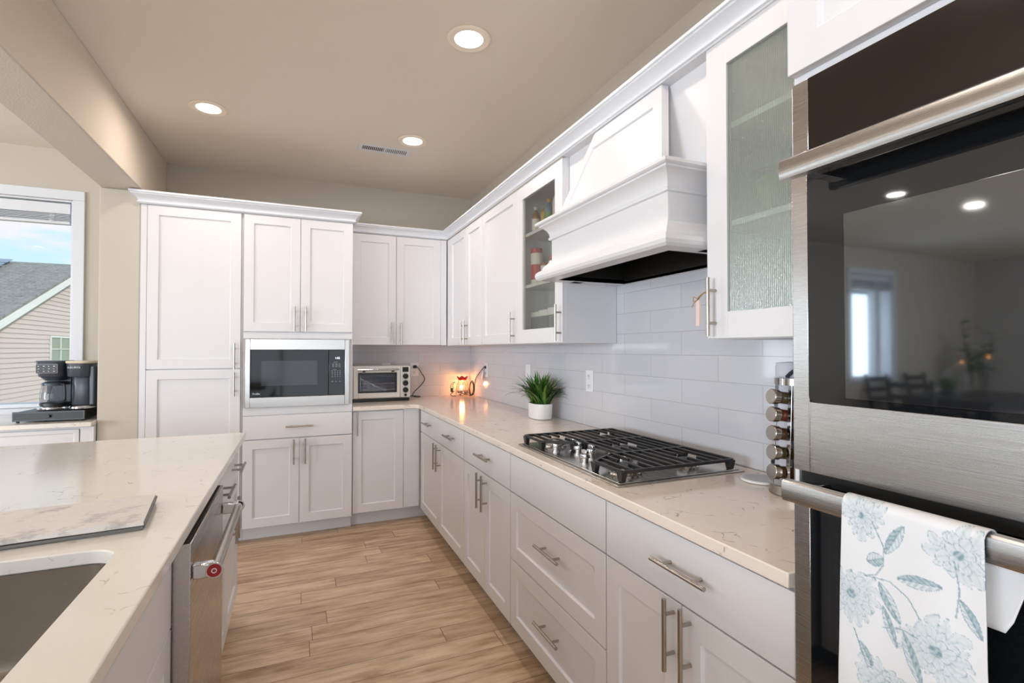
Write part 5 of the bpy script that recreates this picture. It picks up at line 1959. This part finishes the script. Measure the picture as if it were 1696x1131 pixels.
# ------------------------------------------------------------------ outdoors
struct(MB().box(-70, 40, 0.6, 90, -3.0, -2.9).build('ground_outside', 'outside_ground'))
HX, RY_, RZ = -10.2, 22.5, 4.80
SL = 0.39
r = root('neighbor_house', 'neighboring house with cream lap siding and gray shingle roof', 'house', (HX, RY_, -2.9))
m = MB()
z = 0.0
top = RZ + 2.9
while z < top - 0.1:
    hw_ = min(12.0, (top - z) / SL)
    hw2 = min(12.0, max(0.02, (top - z - 0.165) / SL))
    m.add([(0.030, -hw_, z), (0.030, hw_, z), (0.008, hw2, z + .165), (0.008, -hw2, z + .165)], [(0, 1, 2, 3)])
    m.add([(0.030, -hw_, z), (0.030, hw_, z), (0.007, hw_, z), (0.007, -hw_, z)], [(0, 1, 2, 3)])
    z += 0.165
m.build('siding', 'siding_paint', r)
m = MB()
zs = top - 12 * SL
m.add([(0, -12, 0), (0, 12, 0), (0, 12, zs), (0, 0, top), (0, -12, zs), (-12, -12, 0), (-12, 12, 0), (-12, 12, zs), (-12, 0, top), (-12, -12, zs)],
      [(5, 6, 1, 0), (6, 7, 2, 1), (5, 0, 4, 9), (9, 8, 7, 6, 5)])
m.build('side_walls', 'siding_paint', r)
m = MB()
for sg in (-1, 1):
    e0 = (sg * 12.6, top - 12.6 * SL + .06)
    pk = (0, top + .06)
    m.add([(0.32, e0[0], e0[1]), (0.32, pk[0], pk[1]), (-12.3, pk[0], pk[1]), (-12.3, e0[0], e0[1]),
           (0.32, e0[0], e0[1] + .10), (0.32, pk[0], pk[1] + .10), (-12.3, pk[0], pk[1] + .10), (-12.3, e0[0], e0[1] + .10)],
          [(0, 1, 2, 3), (7, 6, 5, 4), (0, 4, 5, 1), (1, 5, 6, 2), (2, 6, 7, 3), (3, 7, 4, 0)])
rf = m.build('roof', 'shingle_roof', r)
m = MB()
for sg in (-1, 1):
    m.add([(0.325, sg * 12.6, top - 12.6 * SL + .07), (0.325, 0, top + .07), (0.325, 0, top - .20), (0.325, sg * 12.6, top - 12.6 * SL - .20),
           (0.27, sg * 12.6, top - 12.6 * SL + .07), (0.27, 0, top + .07), (0.27, 0, top - .20), (0.27, sg * 12.6, top - 12.6 * SL - .20)],
          [(0, 1, 2, 3), (7, 6, 5, 4), (0, 4, 5, 1), (3, 2, 6, 7), (0, 3, 7, 4)])
m.build('fascia', 'house_trim', rf)
m = MB()
y0_, y1_, z0_, z1_ = -2.55, -0.85, 3.80, 4.70
fr(m, y0_ - .06, y1_ + .06, z0_ - .06, z1_ + .06, y0_, y1_, z0_, z1_, 0.0, 1.0)
m.box(-0.02 + (y0_ + y1_) / 2, 0.02 + (y0_ + y1_) / 2, 0, 1, z0_, z1_)
m.box(y0_, y1_, 0, 1, (z0_ + z1_) / 2 - .015, (z0_ + z1_) / 2 + .015)
m.v = [(0.03 + b_ * .04, a, c_) for a, b_, c_ in m.v]
wf = m.build('window', 'house_trim', r)
plain('house_glass', srgb(128, 142, 112), 0.1)
MB().box(0.031, 0.035, y0_, y1_, z0_, z1_).build('pane', 'house_glass', wf)
def roofpt(x, y, up):
    """local point on the near slope"""
    return (x, y, top + .16 + y * SL + up)
m = MB()
def roofbox(m, x0, x1, ya, yb, u0, u1):
    vs = [roofpt(x, y, u) for u in (u0, u1) for x, y in ((x0, ya), (x1, ya), (x1, yb), (x0, yb))]
    return m.add(vs, [(0, 3, 2, 1), (4, 5, 6, 7), (0, 1, 5, 4), (1, 2, 6, 5), (2, 3, 7, 6), (3, 0, 4, 7)])
rs = root('solar_panel', 'solar panel on the neighboring roof at the left edge of the window', 'solar panel', (HX, RY_, -2.9))
roofbox(MB(), -5.6, -2.0, -3.1, -0.9, 0.12, 0.16).build('panel', 'solar_frame', rs)
m = MB()
for x in (-5.2, -3.6, -2.3):
    roofbox(m, x, x + .06, -2.8, -2.7, 0.0, 0.12)
    roofbox(m, x, x + .06, -1.3, -1.2, 0.0, 0.12)
m.build('mounting_feet', 'print_gray', rs)
rv = root('roof_vent', 'small gray vent box near the ridge of the neighboring roof', 'vent', (HX, RY_, -2.9))
roofbox(MB(), -2.6, -2.1, -0.65, -0.30, 0.0, 0.12).build('box', 'slate_jar', rv)
roofbox(MB(), -2.68, -2.02, -0.72, -0.24, 0.122, 0.15).build('hood', 'solar_frame', rv)

# ------------------------------------------------------------------ dining furniture that the oven glass mirrors
TX, TY = -7.75, -1.05
DK = 'dark_wood'
r = root('dining_table', 'dark wooden dining table mirrored in the oven glass', 'table', (TX, TY, 0))
MB().box(-1.0, 1.0, -0.52, 0.52, 0.725, 0.76).build('tabletop', DK, r, bevel=0.004)
MB().box(-0.92, 0.92, -0.44, 0.44, 0.63, 0.7245).build('apron', DK, r, bevel=0.002)
for sx in (-1, 1):
    for sy in (-1, 1):
        MB().box(sx * .90 - .04, sx * .90 + .04, sy * .42 - .04, sy * .42 + .04, 0, 0.6295).build('leg', DK, r, bevel=0.003)
def chair(x, y, rz, label):
    r = root('dining_chair', label, 'chair', (x, y, 0), rz, 'dark dining chairs mirrored in the oven')
    MB().box(-0.22, 0.22, -0.22, 0.22, 0.43, 0.47).build('seat', DK, r, bevel=0.006)
    for sx in (-1, 1):
        MB().box(sx * .20 - .018, sx * .20 + .018, -0.215, -0.18, 0, 0.4295).build('leg', DK, r, bevel=0.002)
        m = MB().add([(sx * .20 - .018, 0.18, 0), (sx * .20 + .018, 0.18, 0), (sx * .20 + .018, 0.22, 0), (sx * .20 - .018, 0.22, 0),
                      (sx * .20 - .018, 0.221, .48), (sx * .20 + .018, 0.221, .48), (sx * .20 + .018, 0.255, .48), (sx * .20 - .018, 0.255, .48),
                      (sx * .22 - .018, 0.30, 1.0), (sx * .22 + .018, 0.30, 1.0), (sx * .22 + .018, 0.33, 1.0), (sx * .22 - .018, 0.33, 1.0)],
                     [(0, 3, 2, 1), (0, 1, 5, 4), (1, 2, 6, 5), (2, 3, 7, 6), (3, 0, 4, 7), (4, 5, 9, 8), (5, 6, 10, 9), (6, 7, 11, 10), (7, 4, 8, 11), (8, 9, 10, 11)])
        m.build('leg', DK, r)
    m = MB()
    for z in (0.62, 0.76, 0.90):
        m.box(-0.20, 0.20, 0.255 + (z - .62) * .15, 0.275 + (z - .62) * .15, z, z + .06)
    m.build('backrest', DK, r, bevel=0.002)
chair(-7.25, -0.36, 0, 'dark ladder-back chair on the window side of the dining table, nearer the kitchen')
chair(-8.15, -0.36, 0, 'dark ladder-back chair on the window side of the dining table, farther from the kitchen')
chair(-6.50, -1.05, -pi / 2, 'dark ladder-back chair at the kitchen end of the dining table')
chair(-7.25, -1.78, pi, 'dark ladder-back chair on the open side of the dining table, nearer the kitchen')
chair(-8.15, -1.78, pi, 'dark ladder-back chair on the open side of the dining table, farther from the kitchen')
def candle(x, y, h, label):
    r = root('candlestick', label, 'candle', (x, y, 0.7605), 0, 'lit candles on the dining table')
    MB().lathe([(0.055, 0), (0.052, .006), (0.016, .03), (0.010, .06), (0.018, .09), (0.018, .10)], (0, 0, 0), 24).build('holder', 'clear_glass', r)
    MB().lathe([(0.012, .1005), (0.0105, h)], (0, 0, 0), 16).build('candle', 'candle_gray', r)
    MB().lathe([(0.001, h + .002), (0.010, h + .014), (0.008, h + .030), (0.001, h + .055)], (0, 0, 0), 12).build('flame', 'flame', r)
candle(-7.95, -1.00, 0.46, 'tall gray lit candle nearer the vase on the dining table')
candle(-8.15, -0.62, 0.38, 'shorter gray lit candle near the window side of the dining table')
r = root('glass_vase', 'big clear glass bowl vase on the dining table', 'vase', (-7.78, -0.74, 0.7605))
MB().lathe([(0.07, 0), (0.05, .02), (0.05, .05), (0.10, .10), (0.155, .17), (0.15, .22), (0.115, .30), (0.10, .345), (0.105, .35)], (0, 0, 0), 36, cap1=False).build('bowl', 'clear_glass', r)
def wine(x, y, label):
    r = root('wine_glass', label, 'glass', (x, y, 0.7605), 0, 'wine glasses on the dining table')
    MB().lathe([(0.036, 0), (0.034, .002), (0.005, .006), (0.004, .085), (0.020, .098), (0.042, .12), (0.038, .16), (0.032, .20)], (0, 0, 0), 24, cap1=False).build('bowl', 'clear_glass', r)
wine(-8.25, -0.92, 'wine glass by the tall candle on the dining table')
wine(-7.15, -1.12, 'wine glass nearest the kitchen on the dining table')
wine(-7.35, -0.72, 'wine glass between the centerpiece and the window')
wine(-8.35, -1.30, 'wine glass at the far open side of the dining table')
r = root('table_centerpiece', 'low spiky greenery centerpiece on the dining table', 'plant', (-7.25, -0.90, 0.7605))
MB().lathe([(0.07, 0), (0.09, .004), (0.10, .06), (0.09, .062)], (0, 0, 0), 28).build('bowl', 'slate_jar', r)
blades(MB(), 90, 0.08, 0.06, 0.26, 1.2, random.Random(21), 0.006).build('leaves', 'plant_leaf', r)
r = root('floor_plant', 'tall leafy floor plant beyond the dining table', 'plant', (-9.0, -0.42, 0))
MB().lathe([(0.14, 0), (0.17, .01), (0.20, .36), (0.19, .37)], (0, 0, 0), 32).build('pot', 'slate_jar', r)
m = MB()
rnd = random.Random(4)
lf = MB()
for k in range(7):
    a = k * 0.9
    top_ = Vector((0.20 * cos(a), 0.16 * sin(a), rnd.uniform(1.0, 1.75)))
    m.tube([(0.02 * cos(a), 0.02 * sin(a), .37), (0.08 * cos(a), 0.08 * sin(a), .8), tuple(top_)], 0.008, 6)
    for q in range(7):
        az = rnd.uniform(0, 2 * pi)
        b0 = Vector((0.08 * cos(a), 0.08 * sin(a), .8)).lerp(top_, 0.3 + 0.12 * q)
        L = rnd.uniform(.16, .26)
        d_ = Vector((cos(az), sin(az), 0))
        s_ = Vector((-sin(az), cos(az), 0))
        ps = []
        for t_ in (0, .25, .5, .75, 1):
            c_ = b0 + d_ * L * t_ + Vector((0, 0, 0.10 * sin(t_ * 2.2) - .05 * t_))
            wd = 0.045 * sin(pi * min(.98, t_ * .9 + .06))
            ps += [tuple(c_ - s_ * wd), tuple(c_ + s_ * wd)]
        lf.add(ps, [(0, 1, 3, 2), (2, 3, 5, 4), (4, 5, 7, 6), (6, 7, 9, 8)])
lf.v = [(x, min(y, 0.40), z) for x, y, z in lf.v]
m.build('stems', 'spice_green', r)
lf.build('leaves', 'plant_leaf', r)
